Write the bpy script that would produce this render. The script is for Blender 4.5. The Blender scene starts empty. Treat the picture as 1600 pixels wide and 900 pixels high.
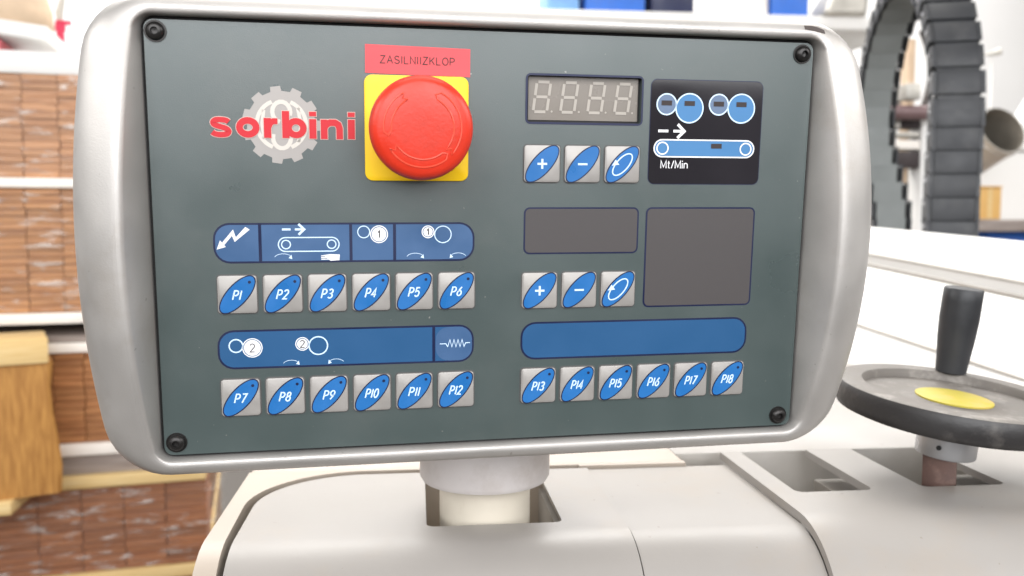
import bpy, bmesh, math, random
from mathutils import Vector, Matrix
random.seed(7)
SC = bpy.context.scene
COL = SC.collection

# ------------------------------------------------------------------ camera
CAM_Z = 1.30
FPX = 1400.0                       # focal length in pixels of the 1600 px wide photograph
PITCH = math.atan(103 / FPX)
YAW = math.radians(6.1)
cam_data = bpy.data.cameras.new('camera')
cam_data.sensor_width = 36
cam_data.lens = 36 * FPX / 1600
cam_data.clip_start = 0.02
cam_data.clip_end = 60
cam_data.dof.use_dof = True
cam_data.dof.focus_distance = 0.385
cam_data.dof.aperture_fstop = 11.5
cam = bpy.data.objects.new('camera', cam_data)
COL.objects.link(cam)
cam.location = (0, 0, CAM_Z)
cam.rotation_euler = (math.pi / 2 - PITCH, 0, -YAW)
SC.camera = cam

# ------------------------------------------------------------------ light
world = bpy.data.worlds.new('World')
SC.world = world
world.use_nodes = True
bg = world.node_tree.nodes['Background']
bg.inputs[0].default_value = (1.0, 0.97, 0.93, 1)
bg.inputs[1].default_value = 0.12

def area_lamp(name, loc, target, sx, sy, power, color):
    d = bpy.data.lights.new(name, 'AREA')
    d.shape = 'RECTANGLE'; d.size = sx; d.size_y = sy
    d.energy = power; d.color = color
    o = bpy.data.objects.new(name, d); COL.objects.link(o)
    o.location = loc
    o.rotation_euler = (Vector(target) - Vector(loc)).to_track_quat('-Z', 'Y').to_euler()
    return o
area_lamp('ceiling_lamp', (0.2, 1.3, 4.2), (0.2, 1.3, 0), 2.6, 3.4, 65, (1.0, 0.97, 0.93))
area_lamp('rear_fill_lamp', (0.4, 4.0, 4.4), (0.4, 4.0, 0), 6.0, 2.4, 480, (1.0, 0.98, 0.95))  # added fill, brightens the wall and far background
area_lamp('front_fill_lamp', (0.0, -2.4, 2.60), (0.0, 0.4, 2.2), 4.4, 2.6, 200, (0.97, 0.98, 1.0))  # unseen fill behind the viewpoint, shaped for the sheen on the panel face

area_lamp('left_fill_lamp', (-3.6, -0.4, 2.95), (-1.0, 0.1, 2.3), 4.2, 1.7, 112, (1.0, 0.99, 0.98))  # added side fill, reflects in the upper half of the left rim
area_lamp('right_fill_lamp', (3.8, -0.4, 2.95), (1.0, 0.1, 2.3), 4.2, 1.7, 112, (1.0, 0.99, 0.98))  # added side fill, same job for the right rim

SC.view_settings.view_transform = 'Standard'
SC.view_settings.look = 'None'
SC.view_settings.exposure = 0.0
SC.view_settings.gamma = 1.0

# ------------------------------------------------------------------ helpers
def at(px, py, depth):
    """world point seen at photograph pixel (px, py) at a real distance `depth` along the machine's Y axis"""
    cp, sp, cy, sy = math.cos(PITCH), math.sin(PITCH), math.cos(YAW), math.sin(YAW)
    fw = Vector((sy * cp, cy * cp, -sp)); rt = Vector((cy, -sy, 0)); dn = fw.cross(rt)
    d = fw + rt * ((px - 800) / FPX) + dn * ((py - 450) / FPX)
    return Vector((0, 0, CAM_Z)) + d * (depth / d.y)

def link_mesh(name, verts, faces, mat=None, parent=None, smooth=False):
    me = bpy.data.meshes.new(name)
    me.from_pydata([tuple(v) for v in verts], [], faces)
    me.validate(); me.update()
    bm = bmesh.new(); bm.from_mesh(me)
    bmesh.ops.recalc_face_normals(bm, faces=bm.faces)
    bm.to_mesh(me); bm.free()
    if smooth:
        me.shade_smooth()
    if mat: me.materials.append(mat)
    o = bpy.data.objects.new(name, me); COL.objects.link(o)
    if parent: o.parent = parent
    return o

def sharpen(o, deg=35):
    me = o.data
    me.shade_smooth()
    me.set_sharp_from_angle(angle=math.radians(deg))
    return o

def bevel(o, w, seg=2, deg=30):
    me = o.data
    bm = bmesh.new(); bm.from_mesh(me)
    es = [e for e in bm.edges if len(e.link_faces) == 2 and e.calc_face_angle(0) > math.radians(deg)]
    bmesh.ops.bevel(bm, geom=es, offset=w, segments=seg, profile=0.5, affect='EDGES', clamp_overlap=True)
    bm.to_mesh(me); bm.free()
    return sharpen(o)

def box_geo(x0, x1, y0, y1, z0, z1):
    v = [(x0, y0, z0), (x1, y0, z0), (x1, y1, z0), (x0, y1, z0), (x0, y0, z1), (x1, y0, z1), (x1, y1, z1), (x0, y1, z1)]
    f = [(0, 3, 2, 1), (4, 5, 6, 7), (0, 1, 5, 4), (1, 2, 6, 5), (2, 3, 7, 6), (3, 0, 4, 7)]
    return v, f

def box(name, dims, mat, parent=None, bev=0.0, seg=2):
    v, f = box_geo(*dims)
    o = link_mesh(name, v, f, mat, parent)
    if bev: bevel(o, bev, seg)
    return o

def loft(name, loops, mat, parent=None, close=True, cap0=False, cap1=False, smooth=True):
    n = len(loops[0]); v = []; f = []
    for L in loops: v += L
    for k in range(len(loops) - 1):
        for i in range(n if close else n - 1):
            j = (i + 1) % n
            f.append((k * n + i, k * n + j, (k + 1) * n + j, (k + 1) * n + i))
    if cap0: f.append(tuple(range(n)))
    if cap1: f.append(tuple(range((len(loops) - 1) * n, len(loops) * n)))
    return link_mesh(name, v, f, mat, parent, smooth)

def lathe(name, prof, mat, parent=None, n=48, deg=35, caps=(True, True)):
    loops = [[(r * math.cos(2 * math.pi * i / n), r * math.sin(2 * math.pi * i / n), z) for i in range(n)] for r, z in prof]
    o = loft(name, loops, mat, parent, True, caps[0] and prof[0][0] > 1e-6, caps[1] and prof[-1][0] > 1e-6)
    return sharpen(o, deg)

def prism(name, outline, z0, z1, mat, parent=None):
    n = len(outline)
    v = [(x, y, z0) for x, y in outline] + [(x, y, z1) for x, y in outline]
    f = [tuple(range(n)), tuple(range(n, 2 * n))] + [(i, (i + 1) % n, n + (i + 1) % n, n + i) for i in range(n)]
    return link_mesh(name, v, f, mat, parent)

def tube_geo(pts, r, n=10, closed=False):
    V = []; F = []
    pts = [Vector(p) for p in pts]; m = len(pts)
    up0 = None
    for i, p in enumerate(pts):
        a = pts[(i - 1) % m] if (closed or i > 0) else pts[i]
        b = pts[(i + 1) % m] if (closed or i < m - 1) else pts[i]
        t = (b - a).normalized()
        if up0 is None:
            up0 = t.orthogonal().normalized()
        up = (up0 - t * up0.dot(t)).normalized(); up0 = up
        s = t.cross(up)
        rr = r[i] if isinstance(r, (list, tuple)) else r
        for k in range(n):
            an = 2 * math.pi * k / n
            V.append(p + up * (rr * math.cos(an)) + s * (rr * math.sin(an)))
    for i in range(m if closed else m - 1):
        j = (i + 1) % m
        for k in range(n):
            l = (k + 1) % n
            F.append((i * n + k, i * n + l, j * n + l, j * n + k))
    if not closed:
        F.append(tuple(range(n))); F.append(tuple(range((m - 1) * n, m * n)))
    return V, F

def tube(name, pts, r, mat, parent=None, n=12, closed=False):
    v, f = tube_geo(pts, r, n, closed)
    return sharpen(link_mesh(name, v, f, mat, parent), 50)

def rrect(hx, hy, r, k=6, cx=0, cy=0):
    p = []
    for sx, sy, a0 in ((1, 1, 0), (-1, 1, 90), (-1, -1, 180), (1, -1, 270)):
        for i in range(k + 1):
            a = math.radians(a0 + 90 * i / k)
            p.append((cx + sx * (hx - r) + r * math.cos(a), cy + sy * (hy - r) + r * math.sin(a)))
    return p

def cut(o, cutters, op='DIFFERENCE'):
    for c in cutters:
        m = o.modifiers.new('b', 'BOOLEAN'); m.operation = op; m.solver = 'EXACT'; m.object = c
    dg = bpy.context.evaluated_depsgraph_get()
    me = bpy.data.meshes.new_from_object(o.evaluated_get(dg))
    o.modifiers.clear()
    old = o.data; o.data = me
    bpy.data.meshes.remove(old)
    for c in cutters:
        md = c.data; bpy.data.objects.remove(c); bpy.data.meshes.remove(md)
    return o

def empty(name, loc=(0, 0, 0), rot=(0, 0, 0)):
    o = bpy.data.objects.new(name, None); COL.objects.link(o)
    o.location = loc; o.rotation_euler = rot
    o.empty_display_size = 0.05
    return o

def tag(o, label, cat, group=None):
    o['label'] = label; o['category'] = cat
    if group: o['group'] = group
    return o

# ------------------------------------------------------------------ materials
def new_mat(name):
    m = bpy.data.materials.new(name); m.use_nodes = True
    return m, m.node_tree, m.node_tree.nodes['Principled BSDF']

def srgb(r, g, b):
    c = []
    for v in (r, g, b):
        v /= 255
        c.append(v / 12.92 if v <= 0.04045 else ((v + 0.055) / 1.055) ** 2.4)
    return tuple(c)

def paint(name, col, rough=0.5, metal=0.0, spec=0.5, var=0.08, scale=40, bump=0.0, bscale=400, coat=0.0,
          dirt=None, dirt_amt=0.0, dirt_scale=25, rvar=0.1, emis=None, speck=None):
    m, t, p = new_mat(name)
    N = t.nodes; L = t.links
    tc0 = N.new('ShaderNodeTexCoord'); oi = N.new('ShaderNodeObjectInfo')
    tc = N.new('ShaderNodeVectorMath'); tc.operation = 'ADD'          # every object gets its own piece of the pattern
    L.new(tc0.outputs['Object'], tc.inputs[0]); L.new(oi.outputs['Random'], tc.inputs[1])
    OV = tc.outputs[0]
    nz = N.new('ShaderNodeTexNoise'); nz.inputs['Scale'].default_value = scale; nz.inputs['Detail'].default_value = 6
    L.new(OV, nz.inputs['Vector'])
    rp = N.new('ShaderNodeMapRange'); rp.inputs[1].default_value = 0.3; rp.inputs[2].default_value = 0.7
    rp.inputs[3].default_value = 1 - var; rp.inputs[4].default_value = 1 + var
    L.new(nz.outputs['Fac'], rp.inputs[0])
    mul = N.new('ShaderNodeMix'); mul.data_type = 'RGBA'; mul.blend_type = 'MULTIPLY'; mul.inputs[0].default_value = 1
    mul.inputs[6].default_value = (*col, 1)
    L.new(rp.outputs[0], mul.inputs[7])
    out = mul.outputs[2]
    if dirt:
        n2 = N.new('ShaderNodeTexNoise'); n2.inputs['Scale'].default_value = dirt_scale; n2.inputs['Detail'].default_value = 8
        n2.inputs['Roughness'].default_value = 0.7
        L.new(OV, n2.inputs['Vector'])
        r2 = N.new('ShaderNodeMapRange'); r2.inputs[1].default_value = 0.52; r2.inputs[2].default_value = 0.75
        r2.inputs[3].default_value = 0; r2.inputs[4].default_value = dirt_amt
        L.new(n2.outputs['Fac'], r2.inputs[0])
        mx = N.new('ShaderNodeMix'); mx.data_type = 'RGBA'
        L.new(r2.outputs[0], mx.inputs[0]); L.new(out, mx.inputs[6]); mx.inputs[7].default_value = (*dirt, 1)
        out = mx.outputs[2]
    if speck:                                                      # (colour, scale, threshold): dust grains and nicks
        n4 = N.new('ShaderNodeTexNoise'); n4.inputs['Scale'].default_value = speck[1]; n4.inputs['Detail'].default_value = 2
        L.new(OV, n4.inputs['Vector'])
        r4 = N.new('ShaderNodeMapRange'); r4.inputs[1].default_value = speck[2]; r4.inputs[2].default_value = speck[2] + 0.05
        r4.inputs[3].default_value = 0; r4.inputs[4].default_value = 0.75
        L.new(n4.outputs['Fac'], r4.inputs[0])
        mx4 = N.new('ShaderNodeMix'); mx4.data_type = 'RGBA'
        L.new(r4.outputs[0], mx4.inputs[0]); L.new(out, mx4.inputs[6]); mx4.inputs[7].default_value = (*speck[0], 1)
        out = mx4.outputs[2]
    L.new(out, p.inputs['Base Color'])
    r3 = N.new('ShaderNodeMapRange'); r3.inputs[1].default_value = 0.3; r3.inputs[2].default_value = 0.7
    r3.inputs[3].default_value = max(0.03, rough - rvar); r3.inputs[4].default_value = min(1, rough + rvar)
    L.new(nz.outputs['Fac'], r3.inputs[0]); L.new(r3.outputs[0], p.inputs['Roughness'])
    p.inputs['Metallic'].default_value = metal
    p.inputs['Specular IOR Level'].default_value = spec
    p.inputs['Coat Weight'].default_value = coat
    if bump:
        n3 = N.new('ShaderNodeTexNoise'); n3.inputs['Scale'].default_value = bscale; n3.inputs['Detail'].default_value = 4
        L.new(OV, n3.inputs['Vector'])
        b = N.new('ShaderNodeBump'); b.inputs['Strength'].default_value = bump; b.inputs['Distance'].default_value = 0.001
        L.new(n3.outputs['Fac'], b.inputs['Height']); L.new(b.outputs[0], p.inputs['Normal'])
    if emis:
        p.inputs['Emission Color'].default_value = (*emis[0], 1); p.inputs['Emission Strength'].default_value = emis[1]
    return m

def wood(name, c1, c2, axis=0, rough=0.55, rnd=0.35, scale=14.0, stretch=0.12):
    m, t, p = new_mat(name)
    N = t.nodes; L = t.links
    tc = N.new('ShaderNodeTexCoord'); oi = N.new('ShaderNodeObjectInfo')
    off = N.new('ShaderNodeVectorMath'); off.operation = 'MULTIPLY_ADD'
    off.inputs[1].default_value = (1, 1, 1)
    sc = N.new('ShaderNodeVectorMath'); sc.operation = 'SCALE'; sc.inputs['Scale'].default_value = 37.0
    cb = N.new('ShaderNodeCombineXYZ'); L.new(oi.outputs['Random'], cb.inputs[0]); L.new(oi.outputs['Random'], cb.inputs[2])
    L.new(cb.outputs[0], sc.inputs[0])
    L.new(tc.outputs['Object'], off.inputs[0]); L.new(sc.outputs[0], off.inputs[2])
    mp = N.new('ShaderNodeMapping'); s = [6, 6, 6]; s[axis] = 6 * stretch; mp.inputs['Scale'].default_value = s
    L.new(off.outputs[0], mp.inputs['Vector'])
    nz = N.new('ShaderNodeTexNoise'); nz.inputs['Scale'].default_value = scale; nz.inputs['Detail'].default_value = 7
    nz.inputs['Distortion'].default_value = 0.6
    L.new(mp.outputs[0], nz.inputs['Vector'])
    cr = N.new('ShaderNodeValToRGB'); cr.color_ramp.elements[0].position = 0.3; cr.color_ramp.elements[1].position = 0.72
    cr.color_ramp.elements[0].color = (*c1, 1); cr.color_ramp.elements[1].color = (*c2, 1)
    L.new(nz.outputs['Fac'], cr.inputs[0])
    mr = N.new('ShaderNodeMapRange'); mr.inputs[3].default_value = 1 - rnd; mr.inputs[4].default_value = 1 + rnd
    L.new(oi.outputs['Random'], mr.inputs[0])
    mul = N.new('ShaderNodeMix'); mul.data_type = 'RGBA'; mul.blend_type = 'MULTIPLY'; mul.inputs[0].default_value = 1
    L.new(cr.outputs[0], mul.inputs[6]); L.new(mr.outputs[0], mul.inputs[7])
    L.new(mul.outputs[2], p.inputs['Base Color'])
    p.inputs['Roughness'].default_value = rough
    b = N.new('ShaderNodeBump'); b.inputs['Strength'].default_value = 0.4; b.inputs['Distance'].default_value = 0.001
    L.new(nz.outputs['Fac'], b.inputs['Height']); L.new(b.outputs[0], p.inputs['Normal'])
    return m

def film_mat():
    m, t, p = new_mat('stretch_film')
    N = t.nodes; L = t.links
    p.inputs['Base Color'].default_value = (0.70, 0.66, 0.62, 1)
    p.inputs['Roughness'].default_value = 0.14
    p.inputs['Specular IOR Level'].default_value = 0.8
    tc = N.new('ShaderNodeTexCoord'); oi = N.new('ShaderNodeObjectInfo')
    ad = N.new('ShaderNodeVectorMath'); ad.operation = 'ADD'; L.new(tc.outputs['Object'], ad.inputs[0]); L.new(oi.outputs['Random'], ad.inputs[1])
    mp = N.new('ShaderNodeMapping'); mp.inputs['Scale'].default_value = (6, 6, 26); mp.inputs['Rotation'].default_value = (0, 0.12, 0)
    L.new(ad.outputs[0], mp.inputs['Vector'])
    nz = N.new('ShaderNodeTexNoise'); nz.inputs['Scale'].default_value = 3.4; nz.inputs['Detail'].default_value = 5; nz.inputs['Distortion'].default_value = 0.5
    L.new(mp.outputs[0], nz.inputs['Vector'])
    mr = N.new('ShaderNodeMapRange'); mr.inputs[1].default_value = 0.56; mr.inputs[2].default_value = 0.72; mr.inputs[3].default_value = 0.05; mr.inputs[4].default_value = 0.62  # film sparkle put into the opacity as pale patches
    L.new(nz.outputs['Fac'], mr.inputs[0]); L.new(mr.outputs[0], p.inputs['Alpha'])
    b = N.new('ShaderNodeBump'); b.inputs['Strength'].default_value = 0.55; b.inputs['Distance'].default_value = 0.010
    L.new(nz.outputs['Fac'], b.inputs['Height']); L.new(b.outputs[0], p.inputs['Normal'])
    return m

M = {}
M['silver'] = paint('silver_housing_paint', (0.49, 0.468, 0.445), 0.48, metal=0.62, var=0.04, scale=30, bump=0.10, bscale=1400, speck=((0.30, 0.27, 0.24), 260, 0.735),
                    dirt=(0.33, 0.26, 0.19), dirt_amt=0.45, dirt_scale=12)
M['face'] = paint('grey_green_overlay', (0.054, 0.075, 0.073), 0.33, spec=1.0, var=0.03, scale=25, bump=0.06, bscale=2500, speck=((0.30, 0.29, 0.27), 420, 0.745),
                  dirt=(0.12, 0.12, 0.11), dirt_amt=0.22, dirt_scale=13, rvar=0.06)
M['black'] = paint('black_plastic', (0.015, 0.015, 0.016), 0.4, bump=0.1, bscale=800)
M['seal'] = paint('black_seal', (0.012, 0.011, 0.011), 0.7)
M['screw'] = paint('blackened_screw', (0.035, 0.033, 0.032), 0.3, metal=0.7)
M['red_cap'] = paint('red_plastic', srgb(208, 48, 24), 0.40, var=0.06, scale=60, bump=0.08, bscale=900, dirt=srgb(150, 44, 30), dirt_amt=0.35, dirt_scale=55)
M['red_edge'] = paint('red_plastic_ridge', srgb(222, 76, 54), 0.4, var=0.02)
M['yellow'] = paint('yellow_plastic', srgb(250, 205, 5), 0.42, var=0.02)
M['sticker'] = paint('red_sticker', srgb(214, 74, 80), 0.45, var=0.02)
M['ink'] = paint('dark_ink', (0.03, 0.02, 0.02), 0.6)
M['logo_red'] = paint('logo_red_ink', srgb(196, 18, 34), 0.4, var=0.02)
M['logo_rim'] = paint('logo_cream_ink', srgb(205, 178, 168), 0.45, var=0.02)
M['logo_grey'] = paint('logo_grey_ink', srgb(164, 159, 155), 0.45, var=0.03)
M['logo_white'] = paint('logo_white_ink', srgb(206, 200, 191), 0.45, var=0.03)
M['key'] = paint('silver_key_print', srgb(158, 154, 150), 0.38, metal=0.25, var=0.05, scale=120, dirt=(0.3, 0.26, 0.22), dirt_amt=0.3, dirt_scale=90)
M['key_edge'] = paint('key_seam', (0.09, 0.09, 0.088), 0.5)
M['oval'] = paint('blue_oval_print', srgb(32, 104, 170), 0.36, var=0.05, scale=90)
M['navy'] = paint('navy_print', srgb(14, 24, 62), 0.4, var=0.05)
M['white_ink'] = paint('pale_blue_ink', srgb(205, 228, 248), 0.45, var=0.02)
M['white_pure'] = paint('white_ink', srgb(232, 232, 234), 0.45, var=0.02)
M['strip'] = paint('blue_strip_print', srgb(34, 82, 126), 0.38, var=0.03, scale=60, rvar=0.03)
M['strip_dull'] = paint('dull_blue_print', srgb(60, 92, 132), 0.38, var=0.07, scale=60)
M['box_brown'] = paint('smoked_window_print', (0.066, 0.059, 0.059), 0.45, var=0.01, scale=300, rvar=0.0)
M['info_black'] = paint('black_window_print', (0.022, 0.020, 0.024), 0.07, var=0.2, scale=18, rvar=0.03)
M['info_blue'] = paint('info_blue_print', srgb(66, 122, 172), 0.4, var=0.03)
M['info_grey'] = paint('info_grey_print', srgb(96, 116, 144), 0.4, var=0.03)
M['lcd'] = paint('display_window', srgb(128, 121, 113), 0.3, var=0.03)
M['segment'] = paint('digit_segment', srgb(170, 163, 154), 0.4, var=0.02)
M['white_metal'] = paint('white_machine_paint', (0.305, 0.284, 0.264), 0.45, var=0.04, scale=12, bump=0.05, bscale=300, speck=((0.20, 0.17, 0.14), 210, 0.735),
                         dirt=(0.34, 0.28, 0.22), dirt_amt=0.5, dirt_scale=11)
M['cream_metal'] = paint('cream_machine_paint', (0.42, 0.36, 0.30), 0.45, var=0.04, scale=14, bump=0.04, bscale=300,
                         dirt=(0.42, 0.34, 0.26), dirt_amt=0.4, dirt_scale=16)
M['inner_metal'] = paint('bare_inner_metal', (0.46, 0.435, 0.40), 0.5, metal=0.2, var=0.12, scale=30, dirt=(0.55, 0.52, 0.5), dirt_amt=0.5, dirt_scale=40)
M['groove'] = paint('painted_groove_shade', (0.27, 0.245, 0.215), 0.6, var=0.1)  # shade of the cover gap put into the colour
M['bright_white'] = paint('bright_white_paint', (0.66, 0.65, 0.63), 0.45, var=0.02, scale=10)
M['collar'] = paint('dirty_white_plastic', (0.60, 0.56, 0.545), 0.5, var=0.07, scale=30, bump=0.1, bscale=200, dirt=(0.33, 0.27, 0.22), dirt_amt=0.5, dirt_scale=22)
M['pole'] = paint('cream_pole_paint', (0.66, 0.60, 0.50), 0.45, var=0.06, scale=30, dirt=(0.38, 0.31, 0.22), dirt_amt=0.5, dirt_scale=26)
M['wheel'] = paint('black_wheel_plastic', (0.028, 0.026, 0.026), 0.5, var=0.1, bump=0.25, bscale=250, dirt=(0.22, 0.20, 0.18), dirt_amt=0.3, dirt_scale=70)
M['wheel_dust'] = paint('dusty_wheel_top', (0.15, 0.135, 0.12), 0.6, var=0.12, scale=40, bump=0.2, bscale=300, dirt=(0.42, 0.39, 0.35), dirt_amt=0.6, dirt_scale=60)
M['wheel_yellow'] = paint('worn_yellow_disc', srgb(176, 162, 58), 0.55, var=0.05, dirt=srgb(214, 168, 120), dirt_amt=0.9, dirt_scale=28)
M['grip'] = paint('black_grip', (0.022, 0.023, 0.026), 0.45, var=0.08, bump=0.1, bscale=300)
M['steel'] = paint('bright_steel', (0.46, 0.46, 0.47), 0.32, metal=0.9, var=0.05)
M['rust'] = paint('rusty_steel', (0.105, 0.058, 0.046), 0.5, metal=0.4, var=0.3, scale=70, dirt=(0.3, 0.2, 0.16), dirt_amt=0.5, dirt_scale=60)
M['chain'] = paint('grey_chain_plastic', (0.022, 0.0235, 0.027), 0.5, var=0.12, scale=30, bump=0.1, bscale=300, dirt=(0.08, 0.078, 0.075), dirt_amt=0.4, dirt_scale=20)
M['chain_in'] = paint('grey_chain_lining', (0.20, 0.215, 0.212), 0.4, var=0.1, scale=12)
M['plywood_white'] = paint('white_batten_paint', (0.80, 0.75, 0.69), 0.6, var=0.06, scale=18)
M['wall'] = paint('white_wall', (0.80, 0.79, 0.78), 0.7, var=0.02, scale=2)
M['floor'] = paint('concrete_floor', (0.085, 0.075, 0.066), 0.6, var=0.15, scale=3)
M['blue'] = paint('blue_paint', srgb(40, 100, 190), 0.45, var=0.06)
M['blue_pale'] = paint('pale_blue_paint', srgb(110, 155, 205), 0.45, var=0.06)
M['red_pink'] = paint('faded_red_plastic', srgb(196, 92, 100), 0.5, var=0.08)
M['red_dark'] = paint('dark_red_paint', srgb(196, 45, 80), 0.45, var=0.06)
M['beige'] = paint('beige_sacking', srgb(196, 172, 146), 0.85, var=0.18, scale=16, bump=0.5, bscale=80)
M['card'] = paint('brown_cardboard', srgb(206, 164, 98), 0.75, var=0.1, scale=10)
M['duct'] = paint('grey_duct_metal', (0.42, 0.40, 0.36), 0.42, metal=0.4, var=0.12, scale=14)
M['duct_in'] = paint('dark_duct_lining', (0.20, 0.18, 0.15), 0.55, var=0.15, scale=14)
M['hose'] = paint('brown_black_hose', (0.07, 0.055, 0.05), 0.5)
M['maroon'] = paint('maroon_roller', (0.16, 0.10, 0.10), 0.4)
M['wood_a'] = wood('light_oak_boards', (0.31, 0.135, 0.055), (0.52, 0.265, 0.12), rnd=0.14)
M['wood_b'] = wood('orange_oak_boards', (0.28, 0.112, 0.036), (0.49, 0.235, 0.085), rnd=0.14)
M['wood_c'] = wood('brown_oak_boards', (0.27, 0.105, 0.035), (0.48, 0.22, 0.08), rnd=0.14)
M['wood_d'] = wood('red_brown_boards', (0.21, 0.066, 0.020), (0.36, 0.135, 0.045), rnd=0.16)
M['wood_gap'] = paint('dark_board_gaps', (0.20, 0.10, 0.045), 0.8)
M['pine'] = wood('raw_pine', (0.62, 0.42, 0.17), (0.70, 0.53, 0.27), rnd=0.1, rough=0.7, scale=26, stretch=0.08)
M['pine_orange'] = wood('orange_pine', (0.28, 0.115, 0.02), (0.50, 0.25, 0.06), rnd=0.1, rough=0.65, axis=2, scale=34, stretch=0.10)
M['grey_wood'] = wood('grey_weathered_wood', (0.20, 0.16, 0.14), (0.36, 0.31, 0.28), rnd=0.1, rough=0.7)
M['film'] = film_mat()

# ------------------------------------------------------------------ setting
fl = box('floor', (-8, 8, -4, 9.2, -0.1, 0), M['floor']); fl['kind'] = 'structure'
wl = box('wall', (-8, 8, 6.0, 6.2, 0, 5), M['wall']); wl['kind'] = 'structure'

# ------------------------------------------------------------------ control panel
PO = Vector((0.03564, 0.3826, 1.29116))
PX = Vector((0.996476, 0.083809, 0.003388)); PY = Vector((0.00404, -0.08831, 0.996085)); PZ = Vector((0.08378, -0.992561, -0.088337))
panel = empty('control_panel')
panel.matrix_world = Matrix(((PX.x, PY.x, PZ.x, PO.x), (PX.y, PY.y, PZ.y, PO.y), (PX.z, PY.z, PZ.z, PO.z), (0, 0, 0, 1)))
tag(panel, 'grey silver-framed machine control panel with red emergency button and blue keys', 'control panel')

def ring_loop(a0, bow, c, r, z0, zb, ks=28, kc=8):
    """closed loop in panel millimetres: rounded rectangle whose short sides bow outwards (bow) and forwards (zb)"""
    pts = []
    def add(x, y):
        t = min(1, abs(y) / c); b = (1 - t * t)
        w = max(0.0, min(1.0, (abs(x) - (a0 - 2.2 * r - 6)) / (2.2 * r + 6)))
        w = w * w * (3 - 2 * w)
        sx = 1 if x > 0 else -1
        pts.append(((x + sx * bow * b * w * (1 if sx > 0 else 0.68 if bow > 7 else 0.9)) / 1000, y / 1000, (z0 + zb * b * w) / 1000))
    def arc(sx, sy, s):
        for i in range(kc + 1):
            an = math.radians(s + 90 * i / kc)
            add(sx * (a0 - r) + r * math.cos(an), sy * (c - r) + r * math.sin(an))
    for i in range(1, ks): add(a0, -(c - r) + 2 * (c - r) * i / ks)
    arc(1, 1, 0)
    for i in range(1, ks): add((a0 - r) - 2 * (a0 - r) * i / ks, c)
    arc(-1, 1, 90)
    for i in range(1, ks): add(-a0, (c - r) - 2 * (c - r) * i / ks)
    arc(-1, -1, 180)
    for i in range(1, ks): add(-(a0 - r) + 2 * (a0 - r) * i / ks, -c)
    arc(1, -1, 270)
    return pts

RL = [(141.3, 0.0, 88.9, 5, -4, 0), (141.3, 0.2, 88.9, 5, 0.2, 0.5),
      (142.4, 5.2, 89.3, 6, 2.6, 15.0), (143.4, 6.2, 90.2, 7.5, 3.6, 15.6), (146.5, 8.2, 92.4, 10, 3.6, 15.0),
      (152.5, 11.4, 95.2, 15, 1.4, 12.6), (158.5, 13.4, 97.6, 20, -4.5, 9.0), (161.5, 14.0, 98.6, 23, -13, 5),
      (161.5, 13, 98.2, 24, -25, 2), (158, 9, 96, 25, -45, 0), (146, 5, 88, 26, -66, 0), (120, 2, 66, 26, -78, 0), (60, 0, 30, 20, -82, 0)]
def spline_rows(rows, sub=4):
    out = []
    for i in range(len(rows) - 1):
        p0 = rows[max(0, i - 1)]; p1 = rows[i]; p2 = rows[i + 1]; p3 = rows[min(len(rows) - 1, i + 2)]
        for s in range(sub):
            t = s / sub
            out.append(tuple(0.5 * (2 * b + (c - a) * t + (2 * a - 5 * b + 4 * c - d) * t * t + (3 * b - a - 3 * c + d) * t ** 3)
                             for a, b, c, d in zip(p0, p1, p2, p3)))
    out.append(rows[-1])
    return out
loops = [ring_loop(*RL[0]), ring_loop(*RL[1])] + [ring_loop(*q) for q in spline_rows(RL[2:], 4)]
housing = loft('housing', loops, M['silver'], panel, True, False, True, True)
sharpen(housing, 42)
# dark seal line in the joint between the overlay plate and the frame
sl = [ring_loop(139.0, 0, 86.5, 5, -3.0, 0), ring_loop(142.0, 0, 89.2, 5, -2.2, 0)]
loft('gasket', sl, M['seal'], panel)

def pt(x, y):                       # panel millimetres from the plate's upper left corner -> local metres
    return ((x - 140) / 1000, (87.5 - y) / 1000)

# face plate with a real opening for the numeric display
fp = prism('face_plate', rrect(0.1400, 0.0875, 0.0035, 5), -0.003, 0.0, M['face'], panel)
x0, y0 = pt(151.0, 36.4); x1, y1 = pt(201.3, 17.0)
cutter = prism('cutter', rrect((x1 - x0) / 2, (y1 - y0) / 2, 0.001, 3, (x0 + x1) / 2, (y0 + y1) / 2), -0.01, 0.01, None, panel)
bpy.context.view_layer.update()
cut(fp, [cutter])
fp.data.materials.clear(); fp.data.materials.append(M['face'])

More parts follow.
